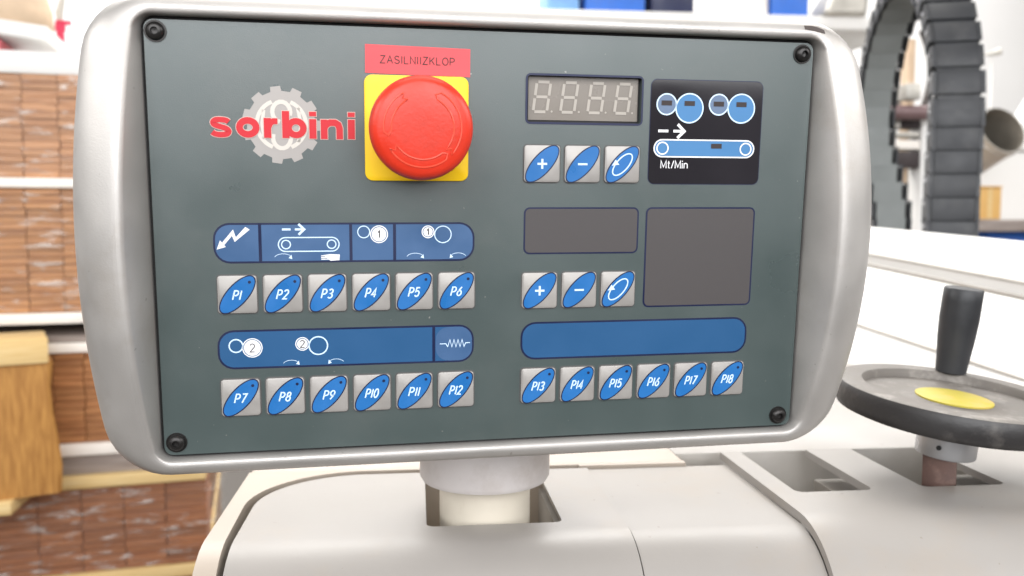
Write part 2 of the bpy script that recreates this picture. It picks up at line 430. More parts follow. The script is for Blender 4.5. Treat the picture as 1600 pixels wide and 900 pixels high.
class G:
    """collects flat print (in panel mm, y down) as one mesh"""
    def __init__(s): s.v = []; s.f = []
    def poly(s, pts, z):
        n = len(s.v); s.v += [(*pt(x, y), z) for x, y in pts]; s.f.append(tuple(range(n, n + len(pts)))); return s
    def rect(s, xa, ya, xb, yb, z): return s.poly([(xa, ya), (xb, ya), (xb, yb), (xa, yb)], z)
    def disc(s, cx, cy, r, z, n=28): return s.poly([(cx + r * math.cos(2 * math.pi * i / n), cy + r * math.sin(2 * math.pi * i / n)) for i in range(n)], z)
    def rr(s, xa, ya, xb, yb, r, z):
        return s.poly(rrect((xb - xa) / 2, (yb - ya) / 2, r, 6, (xa + xb) / 2, (ya + yb) / 2), z)
    def stroke(s, pts, w, z, closed=False):
        n0 = len(s.v); m = len(pts)
        for i in range(m):
            a = pts[(i - 1) % m] if (closed or i) else pts[i]; b = pts[(i + 1) % m] if (closed or i < m - 1) else pts[i]; p = pts[i]
            d1 = Vector((p[0] - a[0], p[1] - a[1])); d2 = Vector((b[0] - p[0], b[1] - p[1]))
            d1 = d1.normalized() if d1.length > 1e-9 else d2.normalized(); d2 = d2.normalized() if d2.length > 1e-9 else d1
            t = d1 + d2; t = t.normalized() if t.length > 1e-6 else d1
            nx, ny = -t.y, t.x
            k = w / 2 / max(0.45, abs(nx * -d1.y + ny * d1.x))
            s.v += [(*pt(p[0] + nx * k, p[1] + ny * k), z), (*pt(p[0] - nx * k, p[1] - ny * k), z)]
        for i in range(m if closed else m - 1):
            j = (i + 1) % m
            s.f.append((n0 + 2 * i, n0 + 2 * j, n0 + 2 * j + 1, n0 + 2 * i + 1))
        return s
    def ring(s, cx, cy, r, w, z, n=36): return s.stroke([(cx + r * math.cos(2 * math.pi * i / n), cy + r * math.sin(2 * math.pi * i / n)) for i in range(n)], w, z, True)
    def arc(s, cx, cy, rx, ry, a0, a1, w, z, n=14):
        return s.stroke([(cx + rx * math.cos(math.radians(a0 + (a1 - a0) * i / n)), cy + ry * math.sin(math.radians(a0 + (a1 - a0) * i / n))) for i in range(n + 1)], w, z)
    def make(s, name, mat, parent):
        me = bpy.data.meshes.new(name); me.from_pydata(s.v, [], s.f); me.validate(); me.update()
        me.materials.append(mat)
        # all print faces the viewer (+Z of the panel)
        bm = bmesh.new(); bm.from_mesh(me); bm.normal_update()
        for fc in bm.faces:
            if fc.normal.z < 0: fc.normal_flip()
        bm.to_mesh(me); bm.free()
        o = bpy.data.objects.new(name, me); COL.objects.link(o); o.parent = parent
        return o

def text_mesh(body, height, width=None, shear=0.0, bold=0.0, xs=1.0, space=1.0):
    """lettering as a mesh centred on the origin; height = capital height in metres, width = total width"""
    cu = bpy.data.curves.new('lettering', 'FONT')
    cu.body = body; cu.size = 1.0; cu.shear = shear; cu.offset = bold; cu.space_character = space
    cu.align_x = 'LEFT'; cu.resolution_u = 4; cu.fill_mode = 'FRONT'
    ob = bpy.data.objects.new('lettering', cu); COL.objects.link(ob)
    bpy.context.view_layer.update()
    me = bpy.data.meshes.new_from_object(ob.evaluated_get(bpy.context.evaluated_depsgraph_get()))
    bpy.data.objects.remove(ob); bpy.data.curves.remove(cu)
    xsn = [v.co.x for v in me.vertices]; ysn = [v.co.y for v in me.vertices]
    w = max(xsn) - min(xsn); h = max(ysn) - min(ysn)
    sy = height / h; sx = (width / w) if width else sy * xs
    cx = (max(xsn) + min(xsn)) / 2; cy = (max(ysn) + min(ysn)) / 2
    for v in me.vertices:
        v.co = ((v.co.x - cx) * sx, (v.co.y - cy) * sy, 0)
    me.materials.clear()
    return me

def arcp(cx, cy, rx, ry, a0, a1, n=10):
    return [(cx + rx * math.cos(math.radians(a0 + (a1 - a0) * i / n)), cy + ry * math.sin(math.radians(a0 + (a1 - a0) * i / n))) for i in range(n + 1)]
GLYPH = {
    'P': (.56, [[(0, 0), (0, 1), (.26, 1)] + arcp(.26, .73, .28, .27, 90, -90, 8)[1:] + [(0, .46)]]),
    '0': (.56, [arcp(.28, .5, .28, .5, 90, 450, 20)]),
    '1': (.10, [[(.05, 0), (.05, 1)]]),
    '!': (.30, [[(.0, .76), (.22, 1), (.22, 0)]]),
    '2': (.54, [arcp(.27, .74, .26, .26, 165, -30, 9) + [(0, 0), (.54, 0)]]),
    '3': (.54, [arcp(.26, .75, .25, .25, 150, -90, 9) + arcp(.26, .25, .28, .25, 90, -150, 10)[1:]]),
    '4': (.58, [[(.40, 0), (.40, 1), (0, .30), (.58, .30)]]),
    '5': (.54, [[(.50, 1), (.08, 1), (.04, .56)] + arcp(.25, .32, .28, .32, 125, -150, 11)]),
    '6': (.54, [[(.44, 1), (.10, .52)] + arcp(.27, .29, .27, .29, 155, 500, 16)]),
    '7': (.54, [[(0, 1), (.54, 1), (.16, 0)]]),
    '8': (.54, [arcp(.27, .76, .22, .24, 90, 450, 16), arcp(.27, .27, .27, .27, 90, 450, 16)]),
    '9': (.54, [[(.12, 0), (.46, .48)] + arcp(.27, .71, .27, .29, -25, 330, 16)]),
    'Z': (.60, [[(.03, 1), (.58, 1), (0, 0), (.60, 0)]]),
    'A': (.66, [[(0, 0), (.33, 1), (.66, 0)], [(.12, .34), (.54, .34)]]),
    'S': (.58, [arcp(.29, .75, .26, .25, 20, 270, 10) + arcp(.29, .25, .29, .25, 90, -160, 10)[1:]]),
    'I': (.10, [[(.05, 0), (.05, 1)]]),
    'L': (.50, [[(0, 1), (0, 0), (.50, 0)]]),
    'N': (.60, [[(0, 0), (0, 1), (.60, 0), (.60, 1)]]),
    'K': (.58, [[(0, 0), (0, 1)], [(.56, 1), (0, .38)], [(.20, .58), (.58, 0)]]),
    'O': (.70, [arcp(.35, .5, .35, .5, 90, 450, 22)]),
    'M': (.68, [[(0, 0), (0, 1), (.34, .15), (.68, 1), (.68, 0)]]),
    't': (.28, [[(.12, .95), (.12, .1), (.26, .0)], [(0, .68), (.28, .68)]]),
    '/': (.30, [[(0, 0), (.30, 1)]]),
    'i': (.08, [[(.04, 0), (.04, .68)], [(.04, .86), (.04, 1)]]),
    'n': (.42, [[(0, 0), (0, .68)], [(0, .48)] + arcp(.21, .45, .21, .22, 180, 0, 8) + [(.42, 0)]]),
}
def stroke_text(body, height, width, weight, shear=0.0, gap=0.20):
    """lettering drawn with strokes of one weight (metres), centred on the origin"""
    x = 0; runs = []
    for c in body:
        w, ps = GLYPH[c]
        runs += [[(x + a, b) for a, b in p] for p in ps]; x += w + gap
    tot = x - gap; kx = width / tot * 1000; ky = height * 1000
    gg = G()
    for q, r in enumerate(runs):
        P_ = [(140 + (a - tot / 2) * kx + shear * (b - .5) * ky, 87.5 - (b - .5) * ky) for a, b in r]
        cl = len(P_) > 3 and abs(P_[0][0] - P_[-1][0]) + abs(P_[0][1] - P_[-1][1]) < 1e-6
        gg.stroke(P_[:-1] if cl else P_, weight * 1000, (q % 5) * 0.00001, cl)
    ob = gg.make('lettering', M['ink'], None); me = ob.data; bpy.data.objects.remove(ob); me.materials.clear()
    return me

def put_text(name, me, mat, parent, x, y, z):
    me.materials.append(mat)
    o = bpy.data.objects.new(name, me); COL.objects.link(o); o.parent = parent
    px, py = pt(x, y); o.location = (px, py, z)
    return o

Z1, Z2, Z3, Z4 = 0.00012, 0.00022, 0.00032, 0.00042

# --- logo
logo = G()
nt = 11; prof = []
for i in range(nt):
    for k, r in ((0.0, 13.5), (0.44, 13.5), (0.50, 15.4), (0.94, 15.4)):
        a = 2 * math.pi * (i + k + 0.28) / nt
        prof.append((50.6 + r * math.cos(a), 39.4 + r * math.sin(a)))
    for q in (0.65, 0.8):
        pass
logo_gear = logo.poly(prof, Z1).make('logo_gear', M['logo_grey'], panel)
g = G()
g.arc(50.6, 39.2, 9.6, 9.6, 112, 248, 1.6, Z2); g.arc(50.6, 39.2, 9.6, 9.6, -68, 68, 1.6, Z2)
g.stroke([(43.8, 33.5), (43.0, 39.2), (43.8, 45.0)], 1.4, Z2); g.stroke([(57.0, 32.5), (58.2, 39.2), (57.0, 46.0)], 1.4, Z2)
g.arc(50.6, 34.2, 3.5, 4.0, 20, -260, 1.7, Z2); g.arc(50.6, 44.4, 3.5, 4.2, 200, -80, 1.7, Z2)
g.make('gear_emblem', M['logo_white'], logo_gear)
def wordmark(w, z):
    q = G(); e = [0]
    def nz(): e[0] += 1; return z + e[0] * 0.000006
    S_ = [(30.2, 38.5), (29.3, 37.9), (27.2, 37.6), (25.2, 37.8), (24.3, 38.7), (25.0, 39.7), (27.2, 40.4), (29.3, 41.1), (30.2, 42.2), (29.4, 43.2), (27.2, 43.5), (25.0, 43.2), (23.9, 42.5)]
    S_ = [t_[:2] for t_ in spline_rows([(a, b) for a, b in S_], 4)]
    q.stroke(S_, 2.15 + w, nz())
    q.stroke(arcp(37.5, 40.5, 3.2, 2.75, 0, 345, 23), 2.6 + w, nz(), True)
    h = w / 2
    q.rect(43.7 - h, 36.7 - h, 46.5 + h, 44.5 + h, nz()); q.stroke([(45.6, 40.0), (46.2, 38.6), (47.4, 37.9), (49.0 + h, 37.9)], 2.3 + w, nz())
    q.rect(50.8 - h, 33.8 - h, 53.6 + h, 44.5 + h, nz()); q.stroke(arcp(56.2, 40.5, 2.9, 2.75, 0, 345, 23), 2.5 + w, nz(), True)
    for x in (61.4, 76.7):
        q.rect(x - h, 36.8 - h, x + 2.8 + h, 44.6 + h, nz()); q.rect(x - h, 33.9 - h, x + 2.8 + h, 35.7 + h, nz())
    q.rect(65.9 - h, 36.9 - h, 68.6 + h, 44.7 + h, nz()); q.stroke([(67.2, 40.6), (68.0, 39.0), (69.6, 38.1), (71.6, 38.1), (72.9, 38.9), (73.4, 40.4), (73.4, 44.7 + h)], 2.6 + w, nz())
    return q
wordmark(0.5, Z3).make('lettering_rim', M['logo_rim'], logo_gear)
wordmark(0.0, Z3 + 0.00012).make('lettering', M['logo_red'], logo_gear)

# --- sticker over the emergency button
st = G().poly([(84, 6.7), (126.7, 7.4), (126.7, 18.7), (83.9, 18.0)], 0.0003).make('warning_sticker', M['sticker'], panel)
o = put_text('lettering', stroke_text('ZASILNIIZKLOP', 2.9 / 1000, 30.2 / 1000, 0.00034, gap=.26), M['ink'], st, 105.1, 12.6, 0.00042)
o.rotation_euler = (0, 0, math.radians(-0.4))

# --- emergency stop
ex, ey = pt(104.7, 40.0)
es = prism('emergency_stop_plate', rrect(0.0213, 0.0213, 0.0032, 6), 0.0, 0.0014, M['yellow'], panel)
es.location = (ex, ey, 0.0001); bevel(es, 0.0004, 2)
prof = [(0.0122, 0.0012), (0.0122, 0.010), (0.0140, 0.0125), (0.0188, 0.0150), (0.0199, 0.0172), (0.0203, 0.0198), (0.0201, 0.0222), (0.0196, 0.0243), (0.0186, 0.0258),
        (0.0170, 0.0266), (0.0130, 0.02715), (0.0095, 0.0274), (0.005, 0.0275), (0.0, 0.0275)]
cap = lathe('button_cap', prof, M['red_cap'], es, 72, 60)
def capz(r):
    for (ra, za), (rb, zb) in zip(prof[7:], prof[8:]):
        if rb <= r <= ra: return za + (zb - za) * (ra - r) / (ra - rb)
    return 0.0275
for a0, a1 in ((118, 186), (-42, 62), (212, 308)):
    ro, ri = 0.0150, 0.0120; pts = []
    for i in range(19): a = math.radians(a0 + (a1 - a0) * i / 18); pts.append((ro * math.cos(a), ro * math.sin(a), capz(ro)))
    am = math.radians(a1 + 7); pts.append((0.0135 * math.cos(am), 0.0135 * math.sin(am), capz(0.0135)))
    for i in range(19): a = math.radians(a1 + (a0 - a1) * i / 18); pts.append((ri * math.cos(a), ri * math.sin(a), capz(ri)))
    am = math.radians(a0 + 7); pts.append((0.0135 * math.cos(am), 0.0135 * math.sin(am), capz(0.0135)))
    tube('arrow_ridge', pts, 0.00034, M['red_edge'], es, 6, True)

# --- keys: built once, copied with their prints
KH = 0.0078
km = prism('key', rrect(KH, KH, 0.0014, 5), 0.0, 0.0011, M['key'], panel); bevel(km, 0.00035, 2); key_mesh = km.data
bpy.data.objects.remove(km)
th = math.radians(48); ea, eb = 0.0100, 0.0043
def ell(a, b, n=48):
    return [(a * math.cos(2 * math.pi * i / n) * math.cos(th) - b * math.sin(2 * math.pi * i / n) * math.sin(th),
             a * math.cos(2 * math.pi * i / n) * math.sin(th) + b * math.sin(2 * math.pi * i / n) * math.cos(th)) for i in range(n)]
def flat_mesh(name, outline, z, mat):
    me = bpy.data.meshes.new(name); me.from_pydata([(x, y, z) for x, y in outline], [], [tuple(range(len(outline)))]); me.update(); me.materials.append(mat); return me
oval_rim_mesh = flat_mesh('oval_rim', ell(ea, eb), 0.00118, M['navy'])
oval_mesh = flat_mesh('oval', ell(ea - 0.0005, eb - 0.0005), 0.00126, M['oval'])
seam_mesh = flat_mesh('key_seam', rrect(KH + 0.0005, KH + 0.0005, 0.0017, 5), 0.00008, M['key_edge'])
dot_mesh = flat_mesh('indicator_dot', [(0.00062 * math.cos(i * math.pi / 8), 0.00062 * math.sin(i * math.pi / 8)) for i in range(16)], 0.00134, M['navy'])
def child(name, me, parent, loc=(0, 0, 0)):
    o = bpy.data.objects.new(name, me); COL.objects.link(o); o.parent = parent; o.location = loc; return o
def make_key(x, y, sym):
    k = bpy.data.objects.new('key', key_mesh); COL.objects.link(k); k.parent = panel
    kx, ky = pt(x + 7.8, y + 7.8); k.location = (kx, ky, 0)
    child('key_seam', seam_mesh, k); child('oval_rim', oval_rim_mesh, k); child('oval', oval_mesh, k)
    k['label'] = 'silver key with blue oval marked ' + {'+': 'plus', '-': 'minus', 'o': 'with a loop arrow'}.get(sym, sym)
    if sym == '+':
        me = bpy.data.meshes.new('plus'); a, b = 0.0021, 0.00045
        me.from_pydata([(-a, -b, 0), (a, -b, 0), (a, b, 0), (-a, b, 0), (-b, -a, 0), (b, -a, 0), (b, -b, 0), (-b, -b, 0), (-b, b, 0), (b, b, 0), (b, a, 0), (-b, a, 0)], [], [(0, 1, 2, 3), (4, 5, 6, 7), (8, 9, 10, 11)])
        me.materials.append(M['white_ink']); child('symbol', me, k, (0, 0, 0.0014))
    elif sym == '-':
        me = flat_mesh('minus', [(-0.0021, -0.00042), (0.0021, -0.00042), (0.0021, 0.00042), (-0.0021, 0.00042)], 0, M['white_ink']); child('symbol', me, k, (0, 0, 0.0014))
    elif sym == 'o':
        gg = G(); e = [(140 + 1000 * p[0], 87.5 - 1000 * p[1]) for p in ell(0.0058, 0.0026, 40)]
        gg.stroke(e, 0.55, 0.0, True)
        gg.poly([(135.2, 88.0), (138.6, 87.6), (136.9, 85.4)], 0.00005)
        ob = gg.make('symbol', M['white_ink'], k); ob.location = (0, 0, 0.0014)
    else:
        me = stroke_text(sym, 0.0037, {'P1': 0.0029}.get(sym, 0.0042 if len(sym) == 2 else (0.0042 if sym == 'P11' else 0.0050)), 0.00058, 0.26, 0.26)
        me.materials.append(M['white_ink']); child('legend', me, k, (0.0, -0.0002, 0.0014))
        child('indicator_dot', dot_mesh, k, (0.0049, 0.0051, 0))
    return k
for i in range(6): make_key(23.5 + 18.0 * i, 100.0, 'P%d' % (i + 1))
for i in range(6): make_key(23.4 + 18.0 * i, 143.5, 'P%d' % (i + 7))
for i in range(6): make_key(150.0 + 17.85 * i, 143.2, 'P%d' % (i + 13))
for i, s in enumerate('+-o'): make_key(149.9 + 17.75 * i, 46.0, s)
for i, s in enumerate('+-o'): make_key(149.8 + 17.75 * i, 100.6, s)

# --- blue legend strips
def strip(x0, y0, x1, y1, mat=M['strip'], r=6.5):
    o = G().rr(x0, y0, x1, y1, r, Z1).make('legend_strip', M['navy'], panel)
    G().rr(x0 + .8, y0 + .8, x1 - .8, y1 - .8, r - .8, Z2).make('strip_fill', mat, o)
    return o
s1 = strip(22.5, 78.6, 129.0, 95.1, M['strip_dull'])
s1['label'] = 'blue pictogram strip in four fields with bolt and conveyor'
for x in (40.8, 77.2, 95.2): G().rect(x - .6, 79.2, x + .6, 94.5, Z3).make('divider', M['navy'], s1)
g = G(); g.poly([(23.8, 89.3), (25.2, 85.6), (27.4, 88.3)], Z3)
g.poly([(26.0, 86.5), (30.4, 81.2), (31.4, 84.4), (35.2, 80.2), (36.9, 81.3), (30.9, 86.3), (29.9, 83.8), (26.8, 87.5)], Z3)
g.make('bolt_pictogram', M['white_pure'], s1)
def conveyor(g, xa, xb, yc, r, w, z, wr=2.0):
    p = [(xa + r + r * math.cos(math.radians(a)), yc + r * math.sin(math.radians(a))) for a in range(90, 271, 15)] + \
        [(xb - r + r * math.cos(math.radians(a)), yc + r * math.sin(math.radians(a))) for a in range(-90, 91, 15)]
    g.stroke(p, w, z, True); g.ring(xa + r + .2, yc, wr, w, z); g.ring(xb - r - .2, yc, wr, w, z); return g
def dash_arrow(g, x, y, k, z):
    g.rect(x, y - .45 * k, x + 3.6 * k, y + .45 * k, z); g.rect(x + 5.4 * k, y - .45 * k, x + 8.6 * k, y + .45 * k, z)
    g.stroke([(x + 6.9 * k, y - 2.3 * k), (x + 9.3 * k, y), (x + 6.9 * k, y + 2.3 * k)], 1.0 * k, z + 0.00002); return g
def turn_arrow(g, xa, xb, y, z, flip=False):
    a, b = (xb, xa) if flip else (xa, xb)
    cx = (a + b) / 2; r = abs(b - a) / 2
    g.arc(cx, y, r, r * .55, 200 if not flip else -20, 320 if not flip else -140, 0.2, z)
    s = 1 if b > a else -1
    g.poly([(b, y + .2), (b - s * 1.5, y - .2), (b - s * .3, y - 1.6)], z + 0.00002); return g
g = G(); dash_arrow(g, 49.6, 81.3, .95, Z3); conveyor(g, 48.0, 72.4, 87.5, 2.85, .45, Z3, 1.75); g.make('conveyor_pictogram', M['white_ink'], s1)
for q in ((46.2, 53.4, 93.3, Z3), (100.1, 107.5, 93.6, Z3), (118.4, 125.5, 93.6, Z3, True)): turn_arrow(G(), *q).make('turn_arrow', M['white_ink'], s1)
g = G(); g.poly([(66.0, 92.0), (68.6, 91.6), (72.6, 91.8), (72.4, 94.2), (68.8, 94.4), (68.2, 93.9)], Z3)
for q in range(3): g.rect(65.0, 92.1 + q * .7, 68.4, 92.5 + q * .7, Z3 + 0.00002)
g.make('hand_pictogram', M['white_pure'], s1)
def num_disc(parent, cx, cy, r, s, th_=.0028):
    d = G(); d.disc(cx, cy, r - .55, Z3); d.ring(cx, cy, r, .4, Z3); d = d.make('roller_disc', M['white_pure'], parent)
    G().disc(cx, cy, r + .1, Z3 - 0.00004).make('roller_disc_back', M['info_grey'], parent)
    put_text('numeral', stroke_text('!' if s == '1' else s, th_, th_ * (.30 if s == '1' else .55), 0.0005 if s == '1' else 0.00034), M['ink'], parent, cx, cy, Z4)
G().ring(82.5, 82.5, 2.45, .4, Z3).make('roller_ring', M['white_ink'], s1); num_disc(s1, 88.8, 83.5, 3.5, '1')
num_disc(s1, 109.2, 82.6, 2.5, '1', .0024); G().ring(115.5, 83.7, 3.5, .4, Z3).make('roller_ring', M['white_ink'], s1)
s2 = strip(22.6, 122.8, 129.0, 139.3)
s2['label'] = 'blue pictogram strip with roller circles and a resistor symbol'
G().rect(111.0, 123.4, 112.2, 138.7, Z3).make('divider', M['navy'], s2)
G().rr(112.4, 123.6, 128.2, 138.5, 5.6, Z2 + 0.00005).make('strip_end', M['strip_dull'], s2)
G().ring(29.9, 129.4, 2.7, .55, Z3).make('roller_ring', M['white_ink'], s2); num_disc(s2, 36.4, 130.4, 3.9, '2', .0034)
num_disc(s2, 56.6, 129.3, 2.7, '2', .0030); G().ring(63.1, 130.2, 3.8, .55, Z3).make('roller_ring', M['white_ink'], s2)
for q in ((48.5, 55.3, 138.0, Z3), (67.0, 73.6, 138.0, Z3, True)): turn_arrow(G(), *q).make('turn_arrow', M['white_ink'], s2)
zz = [(114.2, 131.0), (116.8, 131.0), (117.6, 132.3)]
for q in range(4): zz += [(118.6 + q * 1.75, 129.3), (119.45 + q * 1.75, 132.5)]
zz += [(125.4, 130.8), (127.3, 130.8)]
G().stroke(zz, .35, Z3).make('resistor_pictogram', M['white_ink'], s2)
s3 = strip(149.7, 122.5, 255.7, 139.3, M['strip'])
s3['label'] = 'plain blue strip without pictograms'

# --- smoked empty windows
for (x0, y0, x1, y1) in ((150.3, 72.3, 201.9, 92.6), (205.1, 72.3, 256.6, 117.0)):
    o = G().rr(x0, y0, x1, y1, 2.6, Z1).make('blank_window', M['navy'], panel)
    G().rr(x0 + .7, y0 + .7, x1 - .7, y1 - .7, 2.0, Z2).make('window_fill', M['box_brown'], o)

# --- information window
iw = G().rr(205.2, 17.1, 257.3, 62.3, 3.0, Z1).make('information_window', M['navy'], panel)
G().rr(205.5, 17.4, 257.0, 62.0, 2.7, Z2).make('window_fill', M['info_black'], iw)
for cx, cy, r, mt in ((212.6, 27.8, 4.4, 'info_grey'), (223.1, 29.3, 6.2, 'info_blue'), (236.6, 27.5, 4.4, 'info_grey'), (247.2, 29.0, 6.2, 'info_blue')):
    d = G().disc(cx, cy, r, Z3, 36).make('roller_disc', M[mt], iw)
    G().ring(cx, cy, r, .6, Z4).make('roller_ring', M['white_ink'], iw)
    G().rect(cx - 2.4, 26.2 , cx + 2.4, 28.3, Z4 - 0.00003).make('indicator_lamp', M['ink'], iw)
G().rr(208.0, 43.3, 253.8, 49.9, 3.2, Z3).make('belt_fill', M['info_blue'], iw)
g = G(); conveyor(g, 207.6, 254.1, 46.6, 3.65, .6, Z4, 2.55); dash_arrow(g, 209.2, 39.2, 1.28, Z4); g.make('belt_pictogram', M['white_pure'], iw)
G().rect(233.9, 44.4, 238.9, 46.5, Z4).make('indicator_lamp', M['ink'], iw)
put_text('lettering', stroke_text('Mt/Min', 3.3 / 1000, 12.2 / 1000, 0.00042), M['white_pure'], iw, 217.1, 53.6, Z4)

# --- numeric display: navy bezel round the opening, window sunk below the plate
g = G(); bez_o = rrect(51.8 / 2, 21.0 / 2, 2.2, 6, 176.1, 26.7); bez_i = rrect(50.1 / 2, 19.2 / 2, 1.0, 6, 176.15, 26.7)
n0 = len(bez_o); g.v = [(*pt(*p), Z2) for p in bez_o] + [(*pt(*p), Z2) for p in bez_i]
g.f = [(i, (i + 1) % n0, n0 + (i + 1) % n0, n0 + i) for i in range(n0)]
disp = g.make('numeric_display', M['navy'], panel)
G().rect(149.5, 15.5, 203, 38, -0.0031).make('display_back', M['seal'], disp)
G().rect(152.0, 17.2, 200.4, 35.4, -0.0027).make('display_window', M['lcd'], disp)
for i in range(4):
    xb = 154.1 + 11.95 * i; g = G(); w = 1.2; sl = 1.55
    def P(u, v): return (xb + 6.0 * u + sl * (1 - v), 19.6 + 12.4 * v)
    for a, b in (((0.10, 0), (0.90, 0)), ((0, .05), (0, .45)), ((1, .05), (1, .45)), ((0.10, .5), (0.90, .5)), ((0, .55), (0, .95)), ((1, .55), (1, .95)), ((0.10, 1), (0.90, 1))):
        g.stroke([P(*a), P(*b)], w, -0.0025)
    g.disc(xb + 8.1, 31.8, .45, -0.0025, 10)
    g.make('digit', M['segment'], disp)

# --- corner screws
for (x, y) in ((4.3, 4.5), (274.7, 4.8), (4.9, 169.6), (273.8, 170.0)):
    sx, sy = pt(x, y)
    s = lathe('screw', [(0.0042, 0.0), (0.0042, 0.0004), (0.0034, 0.0004), (0.0035, 0.0010), (0.0031, 0.0020), (0.0022, 0.0026), (0.0014, 0.0027), (0.0012, 0.0014), (0.0, 0.0013)], M['screw'], panel, 24)
    s.location = (sx, sy, 0.00005)

# chipped dark spot on the frame's upper edge
cp = [ring_loop(150.0, 8, 94.0, 14, 3.3, 11.5, 60, 10)]
chip_pts = []
def tri_chip():
    v = []; n = 10
    for i in range(n + 1):
        t = i / n; x = 133.5 + 9.5 * t; y = 94.4 - 2.2 * t * t
        wdt = 1.5 * (0.35 + 0.65 * math.sin(math.pi * min(1, .25 + .6 * t)))
        for s in (-1, 1): v.append((x / 1000, (y + s * wdt * .9) / 1000, (3.4 - s * 0.5 - 0.2 * t) / 1000 + 0.0006))
    f = [(2 * i, 2 * i + 2, 2 * i + 3, 2 * i + 1) for i in range(n)]
    return v, f
v, f = tri_chip()
chip = link_mesh('paint_chip', v, f, M['hose'], panel)
sm = chip.modifiers.new('wrap', 'SHRINKWRAP'); sm.target = housing; sm.offset = 0.00015; sm.wrap_mode = 'ABOVE_SURFACE'

# swivel collar under the housing
POLE = Vector((0.0350, 0.462, 0))
inv = panel.matrix_world.inverted()
col = lathe('swivel_collar', [(0.028, 1.1665), (0.0325, 1.1665), (0.0340, 1.169), (0.0340, 1.205), (0.030, 1.215), (0.030, 1.24), (0.02, 1.24)], M['collar'], None, 64, 50)
col.location = (POLE.x, POLE.y, 0)
bpy.context.view_layer.update()
mw = col.matrix_world.copy(); col.parent = panel; col.matrix_parent_inverse = inv

# ------------------------------------------------------------------ coating machine
TOP = 1.150                                    # height of the white covers
mach = empty('coating_machine', (0, 0.5, 0))
tag(mach, 'white sheet-metal machine body with rolled front covers under the control panel', 'machine')
mi = Matrix.Translation((0, -0.5, 0))
def mpart(o):
    o.parent = mach; o.matrix_parent_inverse = mi
    return o
def roll_profile(ztop, dback, dflat, r, zbot, n=12):
    p = [(dback, ztop), ((dback + dflat) / 2, ztop), (dflat, ztop)]
    for i in range(1, n + 1):
        a = math.radians(90 * i / n); p.append((dflat - r * math.sin(a), ztop - r * (1 - math.cos(a))))
    p.append((dflat - r, zbot))
    return p
def sheet_solid(name, x0, x1, prof, thick, mat):
    """sheet bent along `prof` (depth, height), extruded in X, `thick` deep inwards"""
    n = len(prof); ins = []
    for i, (d, z) in enumerate(prof):
        a = prof[max(0, i - 1)]; b = prof[min(n - 1, i + 1)]
        t = Vector((b[0] - a[0], b[1] - a[1])).normalized()
        ins.append((d - t.y * thick, z + t.x * thick))
    return section(name, x0, x1, prof + ins[::-1], mat)
def section(name, x0, x1, ring, mat):
    m = len(ring)
    v = [(x0, d, z) for d, z in ring] + [(x1, d, z) for d, z in ring]
    f = [tuple(range(m)), tuple(range(m, 2 * m))] + [(i, (i + 1) % m, m + (i + 1) % m, m + i) for i in range(m)]
    return link_mesh(name, v, f, mat)
def cutter_box(x0, x1, y0, y1, r, z0=TOP - 0.2, z1=TOP + 0.1):
    return prism('cutter', rrect((x1 - x0) / 2, (y1 - y0) / 2, r, 6, (x0 + x1) / 2, (y0 + y1) / 2), z0, z1, None)

DF, RR, BK = 0.4250, 0.046, 0.5310          # start of the rolled front, its radius, rear edge of the covers
# core body below the covers, with real wells under the openings
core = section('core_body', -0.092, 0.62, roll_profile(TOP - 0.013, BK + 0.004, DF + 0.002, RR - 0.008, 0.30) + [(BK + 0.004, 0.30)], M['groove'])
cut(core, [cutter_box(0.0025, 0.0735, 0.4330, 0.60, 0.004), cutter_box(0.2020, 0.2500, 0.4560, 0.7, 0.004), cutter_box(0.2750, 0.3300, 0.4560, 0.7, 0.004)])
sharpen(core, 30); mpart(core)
# covers
rc = 0.056; XL = -0.0868; cxr, cyr = XL + rc, BK - rc
def corner_cutter(r, xl, yb, z0=TOP - 0.1, z1=TOP + 0.05):
    arc = [(cxr - r * math.sin(math.radians(a)), cyr + r * math.cos(math.radians(a))) for a in range(0, 91, 5)]
    return prism('cutter', arc + [(xl, cyr), (xl, yb), (cxr, yb)], z0, z1, None)
c1 = sheet_solid('front_cover', XL, 0.1030, roll_profile(TOP, BK, DF, RR, 0.60), 0.0025, M['white_metal'])
cut(c1, [cutter_box(0.0040, 0.0720, 0.4345, 0.56, 0.004), corner_cutter(rc, -0.12, 0.57)])
sharpen(c1, 30); mpart(c1)
c1['label'] = 'left front cover with rounded corner and pole opening'
c2 = sheet_solid('front_cover', 0.1038, 0.1910, roll_profile(TOP - 0.0012, BK + 0.001, DF, RR, 0.60), 0.0025, M['white_metal'])
sharpen(c2, 30); mpart(c2)
c3 = sheet_solid('front_cover', 0.1914, 0.600, roll_profile(TOP + 0.0040, 0.5440, DF, RR + 0.004, 0.60), 0.0045, M['white_metal'])
cut(c3, [cutter_box(0.2040, 0.2480, 0.4570, 0.70, 0.005), cutter_box(0.2775, 0.3270, 0.4590, 0.70, 0.005)])
sharpen(c3, 30); mpart(c3)
c3['label'] = 'right front cover with two open slots'
# cream body corner that wraps round the rounded cover, the gap between them coloured dark for its shade
cc = section('corner_body', -0.1000, 0.1655, roll_profile(TOP + 0.0008, BK + 0.0080, DF, RR, 0.30) + [(BK + 0.0080, 0.30)], M['cream_metal'])
arc = [(cxr - (rc + .0045) * math.sin(math.radians(a)), cyr + (rc + .0045) * math.cos(math.radians(a))) for a in range(0, 91, 5)]
cut(cc, [prism('cutter', arc + [(XL - .0030, DF - 0.02), (XL - .0010, 0.30), (0.2, 0.30), (0.2, BK + 0.0018), (0.0985, BK + 0.0018), (0.0985, BK + 0.0045)], 0.2, TOP + 0.05, None)])
sharpen(cc, 30); mpart(cc)
